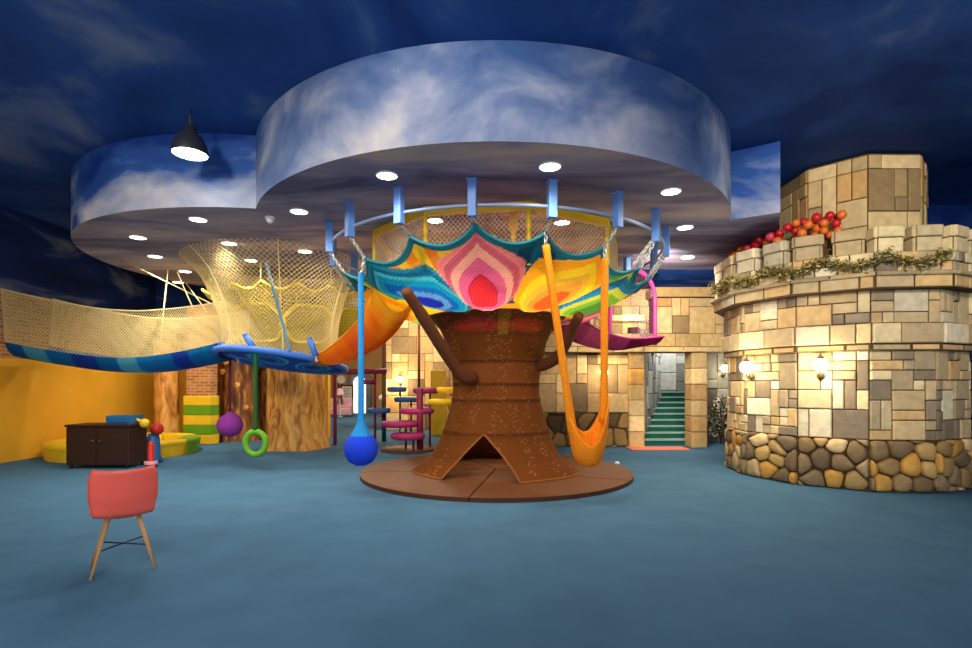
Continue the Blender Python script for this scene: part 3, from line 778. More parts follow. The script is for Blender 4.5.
# orange sling swing
hx, hy = 1.29, 6.55
pk1, pk2 = pol(13, *rim(13)), pol(33, *rim(33))
t = thing('hanging_sling_swing', 'orange knitted sling seat hanging on two long orange straps from the canopy', 'swing', (hx, hy, 3.2))
def sling(u, v):
    a = u*2*PI; side = abs(cos(a)); zr = .74+(.62 if cos(a) > 0 else .38)*side**2.0+(.14 if sin(a) > 0 else 0)*abs(sin(a))
    ph = v*PI/2; r = sin(ph)**.55
    zz = .47+(zr-.47)*(1-cos(ph))**.9
    sh = -.05*(zz-.47)*0
    return Vector((hx+(.25*cos(a))*r+sh, hy+.23*sin(a)*r, zz))
mb = MB().grid(lambda u, v: sling(u, .02+.98*v), 40, 20, True); mb.build('seat', M['orange_knit'], t, solid=.018)
for pk, sx, px in ((pk1, -1, 0), (pk2, 1, 0)):
    e = Vector((hx+sx*.195, hy, .86 if sx < 0 else 1.02)); top = pk+Vector((0, 0, -.16)); mb = MB(); n = 30; path = []
    for i in range(n+1):
        q = i/n; path.append(e.lerp(top, q)+Vector((0, 0, 0)))
    rows = []
    mb.tube(path, [.062-.014*min(1, i/8) for i in range(n+1)], 8); mb.build('strap', M['orange_knit'], t)
    mb = MB(); chain_links(mb, top, pk, .06, .009); mb.build('chain', M['chain'], t)

# pink bridge to the balcony, with its padded arch
t = thing('hanging_pink_bridge', 'pink and plum patchwork net bridge ending at a magenta padded arch', 'net bridge', P(600, 345, 10.4))
pth = smooth_path([P(540, 322, 9.35), P(562, 334, 9.6), P(585, 345, 9.95), P(612, 350, 10.3), P(632, 348, 10.6), P(654, 344, 10.9)], 8)
PK = [(150, 40, 100), (190, 80, 130), (214, 100, 150), (178, 60, 120), (122, 24, 72), (150, 30, 90)]
def br(u, v):
    i = u*(len(pth)-1); k = min(len(pth)-2, int(i)); p = pth[k].lerp(pth[k+1], i-k); d = (pth[k+1]-pth[k]).normalized(); s = d.cross(Vector((0, 0, 1))).normalized()
    b = (v-.5)*2; w = .42*(1-.35*u); return p+s*b*w+Vector((0, 0, .34*abs(b)**2.2*(1-.6*u)))
mb = MB().grid(br, 60, 20, False, lambda u, v: lin(jit(PK[min(5, int(u*6))], .06))); mb.build('walkway', M['knit'], t, solid=.02)
for v in (0, 1):
    mb = MB(); mb.tube([br(i/40, v) for i in range(41)], .02, 6); mb.build('edge_rope', M['magenta'], t)
ar = []
A0, A1 = P(609, 338, 10.4), P(655, 345, 10.9)
for i in range(11): ar.append(A1.lerp(P(655, 300, 10.9), i/10))
cA, cB = P(655, 300, 10.9), P(611, 300, 10.4)
for i in range(1, 20): q = PI*i/20; m_ = (cA+cB)/2; ar.append(m_+(cA-m_)*cos(q)+Vector((0, 0, .62*sin(q))))
for i in range(11): ar.append(cB.lerp(A0, i/10))
mb = MB(); mb.tube(ar, .045, 10); mb.build('padded_arch', M['magenta'], t)
na = len(ar)
def tun(u, v):
    i = u*(na-1); k = min(na-2, int(i)); p = ar[k].lerp(ar[k+1], i-k); c = p+Vector((-1.0, -.35, -.0))*v*.55; c.z = 2.35+(p.z-2.35)*(1-.35*v); return c
mb = MB().net(tun, 44, 9, .004); mb.build('tunnel_net', M['net_dark'], t)

# orange bridge from the canopy down to the blue net disc
t = thing('hanging_orange_bridge', 'orange and yellow knitted trough bridge between the canopy and the blue net disc', 'net bridge', P(350, 355, 9.3))
pth2 = smooth_path([P(397, 312, 7.95), P(392, 326, 8.1), P(381, 342, 8.5), P(363, 354, 9.0), P(343, 362, 9.4), P(322, 366, 9.7)], 8)
OR = [(250, 196, 40), (250, 180, 30), (252, 150, 24), (244, 120, 24), (240, 104, 30), (246, 130, 24), (250, 150, 40), (252, 172, 40)]
def br2(u, v):
    i = u*(len(pth2)-1); k = min(len(pth2)-2, int(i)); p = pth2[k].lerp(pth2[k+1], i-k); d = (pth2[k+1]-pth2[k]).normalized(); s = d.cross(Vector((0, 0, 1))).normalized()
    b = (v-.5)*2; w = .38-.05*u; return p+s*b*w+Vector((0, 0, .42*abs(b)**2*(1-.75*u**2)))
mb = MB().grid(br2, 60, 20, False, lambda u, v: lin(mix(OR[min(7, int(u*8))], OR[int(v*20) % 8], .25))); mb.build('walkway', M['knit'], t, solid=.02)
for v in (0, 1):
    mb = MB(); mb.tube([br2(i/40, v) for i in range(41)], .018, 6); mb.build('edge_rope', M['orange_knit'], t)
    f = (lambda u, w, v=v: br2(u, v)+Vector((0, 0, w*(.62-.3*u))))
    if v: mb = MB().net(f, 40, 14, .0045); mb.build('side_net', M['net_yellow'], t)

# ------------------------------------------------------------------ the yellow net tree and its bark trunk
YX, YY = -4.46, 12.25
def wobble(a, z): return 1+.05*sin(a*5+z*1.3)+.03*sin(a*11-z*2)+.02*mnoise.noise(Vector((cos(a)*3, sin(a)*3, z*2)))
mb = MB(); mb.lathe([(.73, 0), (.69, .12), (.65, .4), (.63, .9), (.62, 1.5), (.64, 2.0), (.68, 2.3)], (YX, YY), 72, wob=wobble)
tag(mb.build('tree_trunk', M['bark'], loc=(YX, YY, 0)), 'thick golden bark tree trunk under the blue net disc', 'tree trunk')
t = thing('hanging_yellow_canopy', 'pale yellow net canopy with rounded pockets around the golden bark trunk', 'climbing net', (YX, YY, 2.3))
def yc(u, v):
    a = u*2*PI; r = .8+1.15*v; z = 2.25+1.3*v**.9
    b = .18*max(0, cos(a*4.5))*sin(PI*v); dip = .14*abs(sin(a*9))*v; return Vector((YX+(r+b-dip)*sin(a), YY-(r+b-dip)*cos(a), z-b-dip))
mb = MB().net(yc, 110, 18, .011, True); mb.build('canopy_net', M['net_yellow'], t)
for a0, rw, rh, zc in ((-48, .44, .36, 2.82), (-11, .56, .42, 2.78), (30, .54, .42, 2.76), (68, .46, .38, 2.84)):
    a0 = R(a0); c = Vector((YX+1.42*sin(a0), YY-1.42*cos(a0), zc)); e1 = Vector((cos(a0), sin(a0), 0)); e2 = Vector((.35*sin(a0), -.35*cos(a0), .93)); nin = Vector((-sin(a0), cos(a0), -.2))
    def pk(q, k, dpt): x, y = cos(q), sin(q); f = 1+.06*cos(6*q); return c+e1*rw*k*f*x+e2*rh*k*f*y+nin*dpt
    mb = MB(); mb.tube([pk(2*PI*i/36, 1, 0) for i in range(36)], .04, 6, closed=True); mb.tube([pk(2*PI*i/36, .8, .12) for i in range(36)], .018, 5, closed=True); mb.build('pocket_rim', M['net_yellow'], t)
    mb = MB(); mb.net(lambda u, v: pk(u*2*PI, 1-.92*v, .42*v*(2-v)*.6), 40, 12, .010, True); mb.build('pocket_net', M['net_olive'], t)
mb = MB(); mb.tube([yc(i/120, 1) for i in range(120)], .03, 6, closed=True); mb.build('rim_rope', M['net_yellow'], t)
for k in range(9):
    mb = MB(); p = yc(k/9, 1); mb.tube([p, p+Vector((0, 0, ZS-p.z))], .012, 5); mb.build('cord', M['net_cream'], t)

# ------------------------------------------------------------------ blue net disc and the cream net tower above it
DX, DY = -3.98, 10.2
t = thing('hanging_net_disc', 'wide blue padded ring with dark blue net floor hanging before the golden trunk', 'net disc', (DX, DY, 2.1))
def dz(a, r=1.18): return 1.945-.12*sin(a)*r/1.18+.15*cos(a)*r/1.18
mb = MB(); mb.tube([(DX+1.18*sin(a), DY-1.18*cos(a), dz(a)) for a in [2*PI*i/72 for i in range(72)]], .06, 10, closed=True); mb.build('padded_rim', M['pad_blue'], t)
def nd_f(u, v): a = u*2*PI; r = 1.16*(1-v); return Vector((DX+r*sin(a), DY-r*cos(a), dz(a, r)-.02-.12*(1-(1-v)**1.8)))
def nd_c(u, v):
    a = u*360; s = 9
    for k in range(5):
        d = abs(((a-72*k+180) % 360)-180)/30; s = min(s, math.hypot(d, (v-.42)/.3))
    return lin((10, 24, 74) if s < .45 else (16, 72, 116) if s < .58 else (10, 40, 100) if s < .85 else (24, 100, 116) if s < .96 else (10, 36, 92))
mb = MB().grid(nd_f, 120, 30, True, nd_c); mb.build('net_floor', M['knit'], t)
for (px0, py0, px1, py1, d) in ((238, 357, 221, 345, 9.6), (256, 352, 246, 336, 9.1), (316, 356, 310, 340, 9.2)):
    mb = MB(); a, b = P(px0, py0, d), P(px1, py1, d); mb.tube([a, b], .055, 10); mb.tube([b, b+(b-a)*.12], .05, 10); mb.build('padded_post', M['pad_blue'], t)
    mb = MB(); chain_links(mb, a+Vector((0, -.02, 0)), a+Vector((.03, -.05, -.1)), .05, .008); mb.build('chain', M['chain'], t)
mb = MB(); a, b = P(266, 262, 9.0), P(290, 351, 9.1); mb.tube([a.lerp(b, i/40) for i in range(41)], .026, 6); mb.build('rope', mat('blue_grey_rope', (104, 150, 176), .8, .1, 30, rib=('Z', 10, .3)), t)
t = thing('hanging_net_tower', 'tall cream net tube flaring from the blue disc up to the ceiling', 'climbing net', (DX, DY, 3.9))
NT = [(0, 1.10), (.15, 1.06), (.4, 1.10), (.62, 1.22), (.8, 1.36), (.92, 1.52), (1, 1.68)]
def ntf(u, v):
    a = u*2*PI; r = interp(NT, v)*(1+.03*sin(3*a)); x = DX-.10*v; return Vector((x+r*sin(a), DY-r*cos(a), (dz(a)+.04)*(1-v)+3.89*v))
mb = MB().net(ntf, 96, 23, .0042, True); mb.build('net', M['net_cream'], t)
for k in range(6):
    mb = MB(); mb.tube([ntf(k/6+.06, i/20) for i in range(21)], .012, 5); mb.build('seam_cord', M['net_cream'], t)

# ------------------------------------------------------------------ long net bridge to the wall
t = thing('hanging_net_bridge', 'long cream net bridge with patchwork blue floor reaching toward the yellow wall', 'net bridge', P(180, 355, 9.8))
pb = smooth_path([P(228, 347, 9.9), P(205, 353, 9.85), P(175, 359, 9.8), P(140, 363, 9.8), P(100, 362, 9.8), P(50, 355, 9.8), P(12, 348, 9.8)], 8)
BLU = [(34, 50, 140), (20, 120, 176), (20, 112, 170), (30, 66, 160), (18, 116, 176), (24, 124, 180), (90, 170, 196), (20, 110, 170), (30, 66, 160), (18, 116, 176), (90, 170, 196), (24, 100, 170)]
def nb(u, v):
    i = u*(len(pb)-1); k = min(len(pb)-2, int(i)); p = pb[k].lerp(pb[k+1], i-k); b = (v-.5)*2
    return p+Vector((0, .5*b+.35, .26*(abs(b)**5)-.16))
mb = MB().grid(nb, 96, 16, False, lambda u, v: lin(BLU[min(11, int(u*12))])); mb.build('walkway', M['knit'], t, solid=.02)
def ng(s): return lambda u, v: nb(u, s)+Vector((0, (.08 if s else -.08)*v, v*(.72+.26*u)))
for s in (0, 1):
    mb = MB().net(ng(s), 84, 14, .0048); mb.build('side_net', M['net_cream'], t)
    mb = MB(); mb.tube([ng(s)(i/40, 1) for i in range(41)], .014, 6); mb.build('top_rope', M['net_cream'], t)
for a, b in ((P(120, 251, 10), P(216, 306, 9.7)), (P(168, 270, 10.9), P(160, 345, 10.2)), (P(177, 272, 10.9), P(193, 308, 9.9)), (P(186, 283, 12.3), P(207, 312, 9.9))):
    if a.z > ZS: a.z = ZS
    mb = MB(); mb.tube([a, b], .012, 5); mb.build('cable', M['net_cream'], t)

# green ring swing and purple ball
gx, gy = P(255.5, 440, 9.05).x, 9.05
t = thing('hanging_ring_swing', 'lime green ring swing on a dark green rope below the blue net disc', 'swing', (gx, gy, 2.05))
mb = MB(); mb.tube([(gx+.175*cos(a), gy, .475+.2*sin(a)) for a in [2*PI*i/36 for i in range(36)]], .052, 10, closed=True); mb.build('ring', M['ring_green'], t)
mb = MB(); mb.tube([(gx, gy, .70+1.34*i/20) for i in range(21)], [.05, .042]+[.036]*19, 8); mb.build('rope', M['rope_green'], t)
qx, qy = P(230, 425, 10.3).x, 10.3
t = thing('hanging_rope_ball', 'purple knitted ball hanging low beside the striped padded pillar', 'swing', (qx, qy, 2.0))
mb = MB().sphere((qx, qy, .685), .245, 24, 14, sz=.94); mb.lathe([(.16, .86), (.07, .92), (.05, .96)], (qx, qy), 12); mb.build('ball', M['purple'], t)
mb = MB(); mb.tube([(qx, qy, .93), (qx, qy, 2.0)], .022, 6); mb.build('rope', M['maroon'], t)

# ------------------------------------------------------------------ trunks, brick pillar, striped pads, ball pit
mb = MB(); mb.lathe([(.30, 0), (.28, .2), (.27, 1), (.27, 1.7), (.28, 2.3), (.3, 2.6)], (-8.1, 13.2), 48, wob=wobble)
tag(mb.build('tree_trunk', M['bark'], loc=(-8.1, 13.2, 0)), 'slim brown bark trunk between the yellow wall and the brick pillar', 'tree trunk')
mb = MB(); mb.lathe([(.5, 0), (.46, .2), (.43, 1), (.43, 1.7), (.44, 2.3), (.48, 2.7)], (-6.55, 13.92), 60, wob=wobble)
o = tag(mb.build('tree_trunk', M['bark_dark'], loc=(-6.55, 13.92, 0)), 'knotty dark bark trunk behind the purple ball', 'tree trunk')
for (px, py) in ((222, 372), (246, 408), (237, 385), (226, 362)):
    p = P(px, py, 13.5); mb = MB(); mb.sphere(p, .085, 14, 8, sy=.5); k = mb.build('knot', M['bark'], o)
mb = MB(); pq = [(-7.48, 12.99), (-6.85, 12.94), (-6.76, 13.08), (-7.16, 13.93), (-7.8, 13.88)]
lo = [mb.vert((x, y, 0)) for x, y in pq]; hi = [mb.vert((x, y, 3.45)) for x, y in pq]
for k in range(5): mb.face(lo[k], lo[(k+1) % 5], hi[(k+1) % 5], hi[k])
mb.face(*hi); mb.face(*lo[::-1]); struct(mb.build('pillar_brick', M['brick'], smooth=False))
t = thing('padded_pillar_foot', 'stack of yellow and green foam pads wrapped round the brick pillar foot', 'padding', (-7.1, 12.9, 0))
for i in range(5):
    z0 = .24*i+.005; mb = MB()
    q = [(-7.53, 12.93), (-6.83, 12.88), (-6.71, 13.06), (-7.13, 13.97), (-7.86, 13.92)]
    lo = [mb.vert((x, y, z0)) for x, y in q]; hi = [mb.vert((x, y, z0+.235)) for x, y in q]
    for k in range(5): mb.face(lo[k], lo[(k+1) % 5], hi[(k+1) % 5], hi[k])
    mb.face(*hi); mb.face(*lo[::-1])
    mb.build('foam_pad', M['yellow_pad'] if i % 2 == 0 else M['green_pad'], t, smooth=False, bevel=.015)
BX, BY = -7.74, 11.2
t = thing('ball_pit', 'round yellow padded ball pit ring with one green segment', 'ball pit', (BX, BY, 0))
for k in range(8):
    a0, a1 = -180+45*k+40, -180+45*(k+1)+40
    mt = M['green_pad'] if k == 3 else M['yellow_pad']
    mb = MB(); rows = []
    sec = [(1.36, .0), (1.39, .20), (1.39, .23), (1.41, .26), (1.39, .31), (1.34, .33), (1.10, .33), (1.06, .31), (1.06, .0)]
    for i in range(11):
        a = R(a0+.3+(a1-a0-.6)*i/10); rows.append([mb.vert((BX+r*cos(a), BY+r*sin(a), z)) for r, z in sec])
    for A, B in zip(rows, rows[1:]):
        for j in range(len(sec)-1): mb.face(A[j], B[j], B[j+1], A[j+1])
    mb.face(*rows[0]); mb.face(*rows[-1][::-1])
    mb.build('padded_segment', mt, t)
mb = MB(); mb.lathe([(.001, .05), (1.06, .05)], (BX, BY), 40); mb.build('pit_floor', M['pit'], t)

# toy cabinet, toys and coral chair by the picture's edge
cx_, cy_ = -6.88, 9.2
t = thing('toy_cabinet', 'dark brown low cabinet standing in front of the yellow ball pit', 'cabinet', (cx_, cy_, 0))
mb = MB(); mb.box(cx_-.55, cx_+.56, cy_, cy_+.5, .06, .74); mb.build('body', M['cabinet'], t, smooth=False, bevel=.012)
mb = MB(); mb.box(cx_-.57, cx_+.58, cy_-.02, cy_+.52, .74, .78); mb.build('top', M['cabinet'], t, smooth=False, bevel=.01)
for s in (-1, 1):
    mb = MB(); mb.box(cx_+s*.28-.255, cx_+s*.28+.255, cy_-.018, cy_, .1, .70); d = mb.build('door', M['cabinet'], t, smooth=False, bevel=.006)
    mb = MB(); mb.sphere((cx_+s*.06, cy_-.03, .5), .018, 10, 6); mb.build('knob', M['bronze'], d).location = (0, 0, 0)
    d.location = -Vector(t.location)
for x in (cx_-.5, cx_+.5):
    for y in (cy_+.05, cy_+.45):
        mb = MB(); mb.tube([(x, y, 0), (x, y, .07)], .025, 8); mb.build('foot', M['black'], t)
ax, ay = cx_+.42, cy_+.25
t = thing('toy_machine', 'blue toy box with a yellow ball knob on the dark brown cabinet', 'toy', (ax, ay, .78))
mb = MB(); mb.box(ax-.35, ax+.12, ay-.14, ay+.2, .78, .93); mb.box(ax-.3, ax+.06, ay-.16, ay-.14, .81, .9); mb.build('body', M['toy_blue'], t, smooth=False, bevel=.02)
mb = MB(); mb.tube([(ax+.1, ay, .86), (ax+.21, ay-.02, .82)], .03, 8); mb.sphere((ax+.27, ay-.02, .79), .085, 16, 10); mb.build('yellow_knob', M['toy_yellow'], t)
rx_, ry_ = P(160, 431, 9.95).x, 9.95
t = thing('toy_roller', 'red ball headed toy with blue body between the brown cabinet and ball pit', 'toy', (rx_, ry_, 0))
mb = MB(); mb.lathe([(.001, 0), (.16, .0), (.16, .06), (.13, .12), (.11, .45), (.09, .55), (.001, .56)], (rx_-.13, ry_), 18); mb.build('body', M['toy_blue'], t)
mb = MB(); mb.sphere((rx_-.05, ry_-.02, .64), .12, 18, 12); mb.build('head', M['toy_red'], t)
sx_, sy_ = P(151, 455, 9.35).x, 9.35
t = thing('toy_stool', 'small red toy with two rounded feet beside the brown cabinet', 'toy', (sx_, sy_, 0))
mb = MB(); mb.lathe([(.001, .0), (.1, 0), (.1, .1), (.05, .14), (.055, .4), (.03, .47), (.001, .48)], (sx_, sy_), 16); mb.build('body', M['toy_red'], t)
mb = MB(); mb.lathe([(.105, .06), (.112, .09), (.105, .12)], (sx_, sy_), 16); mb.build('band', M['pink'], t)
# coral shell chair, cut by the frame
hx2, hy2 = P(119, 500, 4.2).x, 4.25
t = thing('shell_chair', 'coral red moulded shell chair on splayed legs near the dark cabinet', 'chair', (hx2, hy2, 0))
def shell(u, v):
    # u across, v from the front lip of the seat to the top of the back (chair seen from behind and the side)
    b = (u-.5)*2; w = interp([(0, .21), (.35, .225), (.45, .19), (.55, .2), (.7, .225), (.9, .222), (1, .2)], v)
    fy = interp([(0, .24), (.1, .225), (.45, -.12), (.55, -.19), (.7, -.235), (1, -.28)], v)
    fz = interp([(0, .42), (.1, .445), (.45, .43), (.55, .47), (.7, .60), (1, .83)], v)
    lift = .05*abs(b)**2.5*(1 if v < .5 else .3); curl = .07*abs(b)**2.2*sm((v-.4)/.3)
    q = Vector((b*w, fy+curl, fz+lift)); c, s = cos(R(36)), sin(R(36))
    return Vector((hx2+q.x*c-q.y*s, hy2+q.x*s+q.y*c, q.z))
mb = MB().grid(shell, 20, 30); mb.build('shell_seat', M['chair'], t, solid=.014)
for sx in (-1, 1):
    for sy in (-1, 1):
        mb = MB(); c, s = cos(R(36)), sin(R(36))
        def rot(x, y, z): return Vector((hx2+x*c-y*s, hy2+x*s+y*c, z))
        mb.tube([rot(sx*.1, sy*.1, .43), rot(sx*.21, sy*.2, 0.0)], [.017, .011], 8); mb.build('leg', M['wood'], t)
mb = MB()
for sx in (-1, 1):
    mb.tube([rot(sx*.15, .15, .2), rot(-sx*.15, -.15, .2)], .006, 6)
mb.build('brace', M['black'], t)

# ------------------------------------------------------------------ stepping posts
def pad(mb, x, y, z, r, th=.13):
    mb.lathe([(.001, z-th), (r*.86, z-th), (r*.97, z-th*.75), (r, z-th*.45), (r*.97, z-th*.15), (r*.86, z), (.001, z)], (x, y), 28)
def stepper(name, label, pads, mt, pm, base=None, pole=None):
    x0, y0 = pads[0][0], pads[0][1]
    t = thing(name, label, 'stepping posts', (x0, y0, 0))
    if base: mb = MB(); mb.lathe([(.001, .0), (base[2], 0), (base[2], .035), (base[2]*.97, .05), (.001, .05)], base[:2], 32); mb.build('base', M['platform'], t)
    for x, y, z, r in pads:
        mb = MB(); pad(mb, x, y, z, r); d = mb.build('round_step', mt, t)
        mb = MB(); mb.tube([(x+r*.3, y+.02, 0.02), (x+r*.3, y+.02, z-.06)], .025, 8); mb.build('leg', pm, t)
    if pole: mb = MB(); mb.tube(pole[0], pole[1], 10); mb.build('pole', pole[2], t)
def pd(px, py, d, r): p = P(px, py, d); return (p.x, p.y, p.z, r)
a = P(420, 440, 11.6)
stepper('stepping_posts', 'magenta round steps spiralling around a plum pole', [pd(408, 433, 11.3, .38), pd(400, 421, 11.6, .42), pd(417, 408, 11.9, .40), pd(426, 388, 12.1, .30)], M['magenta'], M['maroon'], (P(409, 450, 11.8).x, 11.85, .62), ([(a.x, a.y, .03), (a.x, a.y, 1.4)], .075, M['maroon']))
a = P(384, 440, 13.6)
stepper('stepping_posts', 'blue round steps on dark posts behind the magenta steps', [pd(397, 387, 13.9, .26), pd(407, 397, 13.6, .34), pd(379, 408, 13.4, .30)], mat('blue_step', (66, 108, 176), .5, .05), M['black'], None, ([(a.x, a.y, 0), (a.x, a.y, .8)], .06, mat('navy_post', (24, 54, 104), .5)))
stepper('stepping_posts', 'yellow round steps on a yellow post half hidden by the brown trunk', [pd(444, 399, 11.0, .34), pd(450, 387, 11.4, .30)], M['yellow_pad'], M['yellow_pad'])
a = P(419, 385, 11.6); mb = MB(); mb.tube([(a.x, a.y, 1.42), (a.x, a.y, ZS)], .03, 8)
tag(mb.build('hanging_rope_pole', mat('red_brown_rope', (130, 66, 44), .8, .1, rib=('Z', 10, .3))), 'red brown rope running from the plum pole up to the ceiling', 'rope')
a = P(384, 400, 13.6); mb = MB(); mb.tube([(a.x, a.y, .82), (a.x, a.y, ZS)], .055, 8)
tag(mb.build('hanging_rope_pole', mat('brown_rope', (132, 92, 64), .8, .1, rib=('Z', 10, .3))), 'thick brown rope rising above the navy post of the blue steps', 'rope')
# maroon frame
t = thing('play_frame', 'maroon goal shaped frame standing before the bright far doorway', 'play frame', (-3.7, 13, 0))
p0, p1 = P(335, 372, 12.8), P(386, 371, 13.4); mb = MB(); mb.tube([p0-Vector((.1, 0, 0)), p1], .07, 10); mb.build('beam', M['maroon'], t)
mb = MB(); mb.tube([(p0.x, p0.y, 0), p0], .045, 10); mb.build('post', M['maroon'], t)
p2 = P(375, 371, 13.3); mb = MB(); mb.tube([(p2.x, p2.y, 0), (p2.x, p2.y, p1.z)], .035, 10); mb.build('post', M['maroon'], t)
a, b = P(360, 382, 13.2), P(376, 382, 13.3); mb = MB(); mb.tube([a, b], .06, 10); mb.build('crossbar', M['maroon'], t)

# ------------------------------------------------------------------ the far doorway
def arch_panel(x0, x1, y, z1, n=14):
    c = (x0+x1)/2; r = (x1-x0)/2; pts = [(x0, y, 0), (x1, y, 0)]
    for i in range(n+1): q = PI*i/n; pts.append((c+r*cos(q), y, z1-r+r*sin(q)))
    return pts
dr = MB(); pts = arch_panel(-6.84, -6.2, 26.86, 1.9); dr.face(*[dr.vert(p) for p in pts]); o = struct(dr.build('door_1', M['daylight'], smooth=False))
mb = MB(); c = -6.52; path = [(c-.48, 26.84, 0), (c-.48, 26.84, 1.58)]+[(c-.48*cos(q), 26.84, 1.58+.48*sin(q)) for q in [PI*i/16 for i in range(1, 16)]]+[(c+.48, 26.84, 1.58), (c+.48, 26.84, 0)]
mb.tube(path, .17, 8); k = mb.build('door_surround', M['grey_wall'], o)
# an arched grey side doorway in the wall behind the trunk
mb = MB(); pts = arch_panel(-6.62, -5.6, 14.47, 2.05); mb.face(*[mb.vert(p) for p in pts]); o = struct(mb.build('door_2', M['bark_dark'], smooth=False))
mb = MB(); c = -6.11; path = [(c-.55, 14.45, 0), (c-.55, 14.45, 1.5)]+[(c-.55*cos(q), 14.45, 1.5+.55*sin(q)) for q in [PI*i/16 for i in range(1, 16)]]+[(c+.55, 14.45, 1.5), (c+.55, 14.45, 0)]
mb.tube(path, .1, 8); mb.build('door_surround', M['grey_wall'], o)
t = thing('notice_board', 'dark framed white notice board beside the bright far doorway', 'notice board', P(347, 393, 25.5))
p = P(347, 393, 25.5)
mb = MB(); mb.box(p.x-.3, p.x+.3, p.y, p.y+.05, p.z-.4, p.z+.4); mb.build('frame', M['cabinet'], t, smooth=False)
mb = MB(); mb.box(p.x-.24, p.x+.24, p.y-.01, p.y, p.z-.33, p.z+.33); s = mb.build('sheet', M['paper'], t, smooth=False)
mb = MB()
for i in range(6): mb.box(p.x-.16, p.x+.16-.05*(i % 3), p.y-.014, p.y-.01, p.z+.2-.08*i, p.z+.225-.08*i)
mb.build('printed_lines', M['ink'], t, smooth=False)
mb = MB()
for s in (-1, 1): mb.tube([(p.x+s*.25, p.y+.03, p.z-.4), (p.x+s*.3, p.y+.05, 0)], .03, 6)
mb.build('stand', M['cabinet'], t)
for (px, py, lab) in ((333, 407, 'pale pink padded armchair nearest the golden trunk by the far door'), (346, 407, 'pale pink padded armchair below the notice board by the far door')):
    p = P(px, 412, 24); t = thing('armchair', lab, 'armchair', (p.x, p.y, 0))
    mb = MB(); mb.box(p.x-.24, p.x+.24, p.y-.2, p.y+.22, .06, .38); mb.build('seat', M['pink'], t, smooth=False, bevel=.05)
    mb = MB(); mb.box(p.x-.24, p.x+.24, p.y+.14, p.y+.26, .36, .84); mb.build('backrest', M['pink'], t, smooth=False, bevel=.05)
    for s in (-1, 1):
        mb = MB(); mb.box(p.x+s*.25-.05, p.x+s*.25+.05, p.y-.2, p.y+.2, .06, .54); mb.build('arm', M['pink'], t, smooth=False, bevel=.03)
        mb = MB(); mb.tube([(p.x+s*.18, p.y, 0), (p.x+s*.18, p.y, .08)], .03, 6); mb.build('foot', M['black'], t)
p = P(339.5, 398, 23.6); t = thing('floor_lamp', 'pink shaded lamp standing between the two pale pink armchairs', 'lamp', (p.x, 23.7, 0))
mb = MB(); mb.lathe([(.19, 1.0), (.11, 1.3), (.105, 1.3)], (p.x, 23.7), 16); mb.build('lamp_shade', M['pink'], t)
mb = MB(); mb.lathe([(.001, 0), (.12, 0), (.12, .03), (.02, .05), (.016, 1.2), (.001, 1.2)], (p.x, 23.7), 12); mb.build('stand', M['white'], t)
p = P(341, 379.5, 25.6); t = thing('wall_plaque', 'round cream plaque high on the wall above the pale pink armchairs', 'plaque', p)
mb = MB(); mb.tube([p, p+Vector((0, .06, 0))], .24, 24); mb.build('rim', M['wood'], t, smooth=False)
mb = MB(); mb.tube([p-Vector((0, .01, 0)), p], .2, 24); mb.build('face', M['paper'], t, smooth=False)
p = P(389, 408, 23); t = thing('toy_figure', 'small grey rocking toy on the carpet under the maroon frame', 'toy', (p.x, p.y, 0))
mb = MB(); mb.sphere((p.x, p.y, .5), .28, 14, 9, sx=1.2); mb.build('body', M['grey_wall'], t)
mb = MB(); mb.sphere((p.x-.3, p.y, .88), .16, 12, 8); mb.build('head', M['white'], t)
for s in (-1, 1):
    mb = MB(); mb.tube(smooth_path([(p.x-.45, p.y+s*.15, .14), (p.x-.2, p.y+s*.15, .03), (p.x+.2, p.y+s*.15, .03), (p.x+.45, p.y+s*.15, .14)]), .03, 6); mb.tube([(p.x-.2, p.y+s*.15, .03), (p.x-.15, p.y+s*.12, .4)], .03, 6); mb.tube([(p.x+.2, p.y+s*.15, .03), (p.x+.15, p.y+s*.12, .4)], .03, 6); mb.build('rocker', M['toy_red'], t)
mb = MB(); p = P(437, 400, 15.2); mb.box(p.x-.18, p.x+.25, 15.1, 15.4, 0, 1.9)
tag(mb.build('yellow_panel', M['yellow_pad'], smooth=False, bevel=.02), 'upright yellow panel behind the yellow steps', 'panel')
p = P(617, 464, 9.75); mb = MB(); mb.lathe([(.001, .0), (.05, 0), (.045, .035), (.02, .05), (.001, .05)], (p.x, p.y), 12)
tag(mb.build('floor_marker', M['white']), 'tiny white cap on the blue carpet by the platform', 'cap')

# ------------------------------------------------------------------ ceiling lights
def downlight(x, y, label, z=ZS, group='recessed downlights', power=150, proto=[None]):
    if proto[0] is None:
        t = thing('ceiling_downlight', label, 'downlight', (x, y, z), group)
        mb = MB(); mb.lathe([(.128, .0), (.128, -.012), (.115, -.018), (.11, .0)], (0, 0), 28); mb.build('trim_ring', M['white'], None).parent = t
        mb = MB(); mb.lathe([(.112, -.012), (.001, -.012)], (0, 0), 28); mb.build('lens', M['lamp_on'], None).parent = t
        proto[0] = t
    else: t = copy_tree(proto[0], (x, y, z), label, group)
    l = bpy.data.lights.get('down_beam')
    if l is None:
        l = bpy.data.lights.new('down_beam', 'SPOT'); l.energy = power; l.spot_size = R(150); l.spot_blend = .9; l.color = (1, .9, .74); l.shadow_soft_size = .12
    o = bpy.data.objects.new('down_beam', l); C.objects.link(o); o.location = (x, y, z-.05)
    return t
big, lft = 'large ceiling disc above the net tree', 'ceiling disc over the cream net tower'
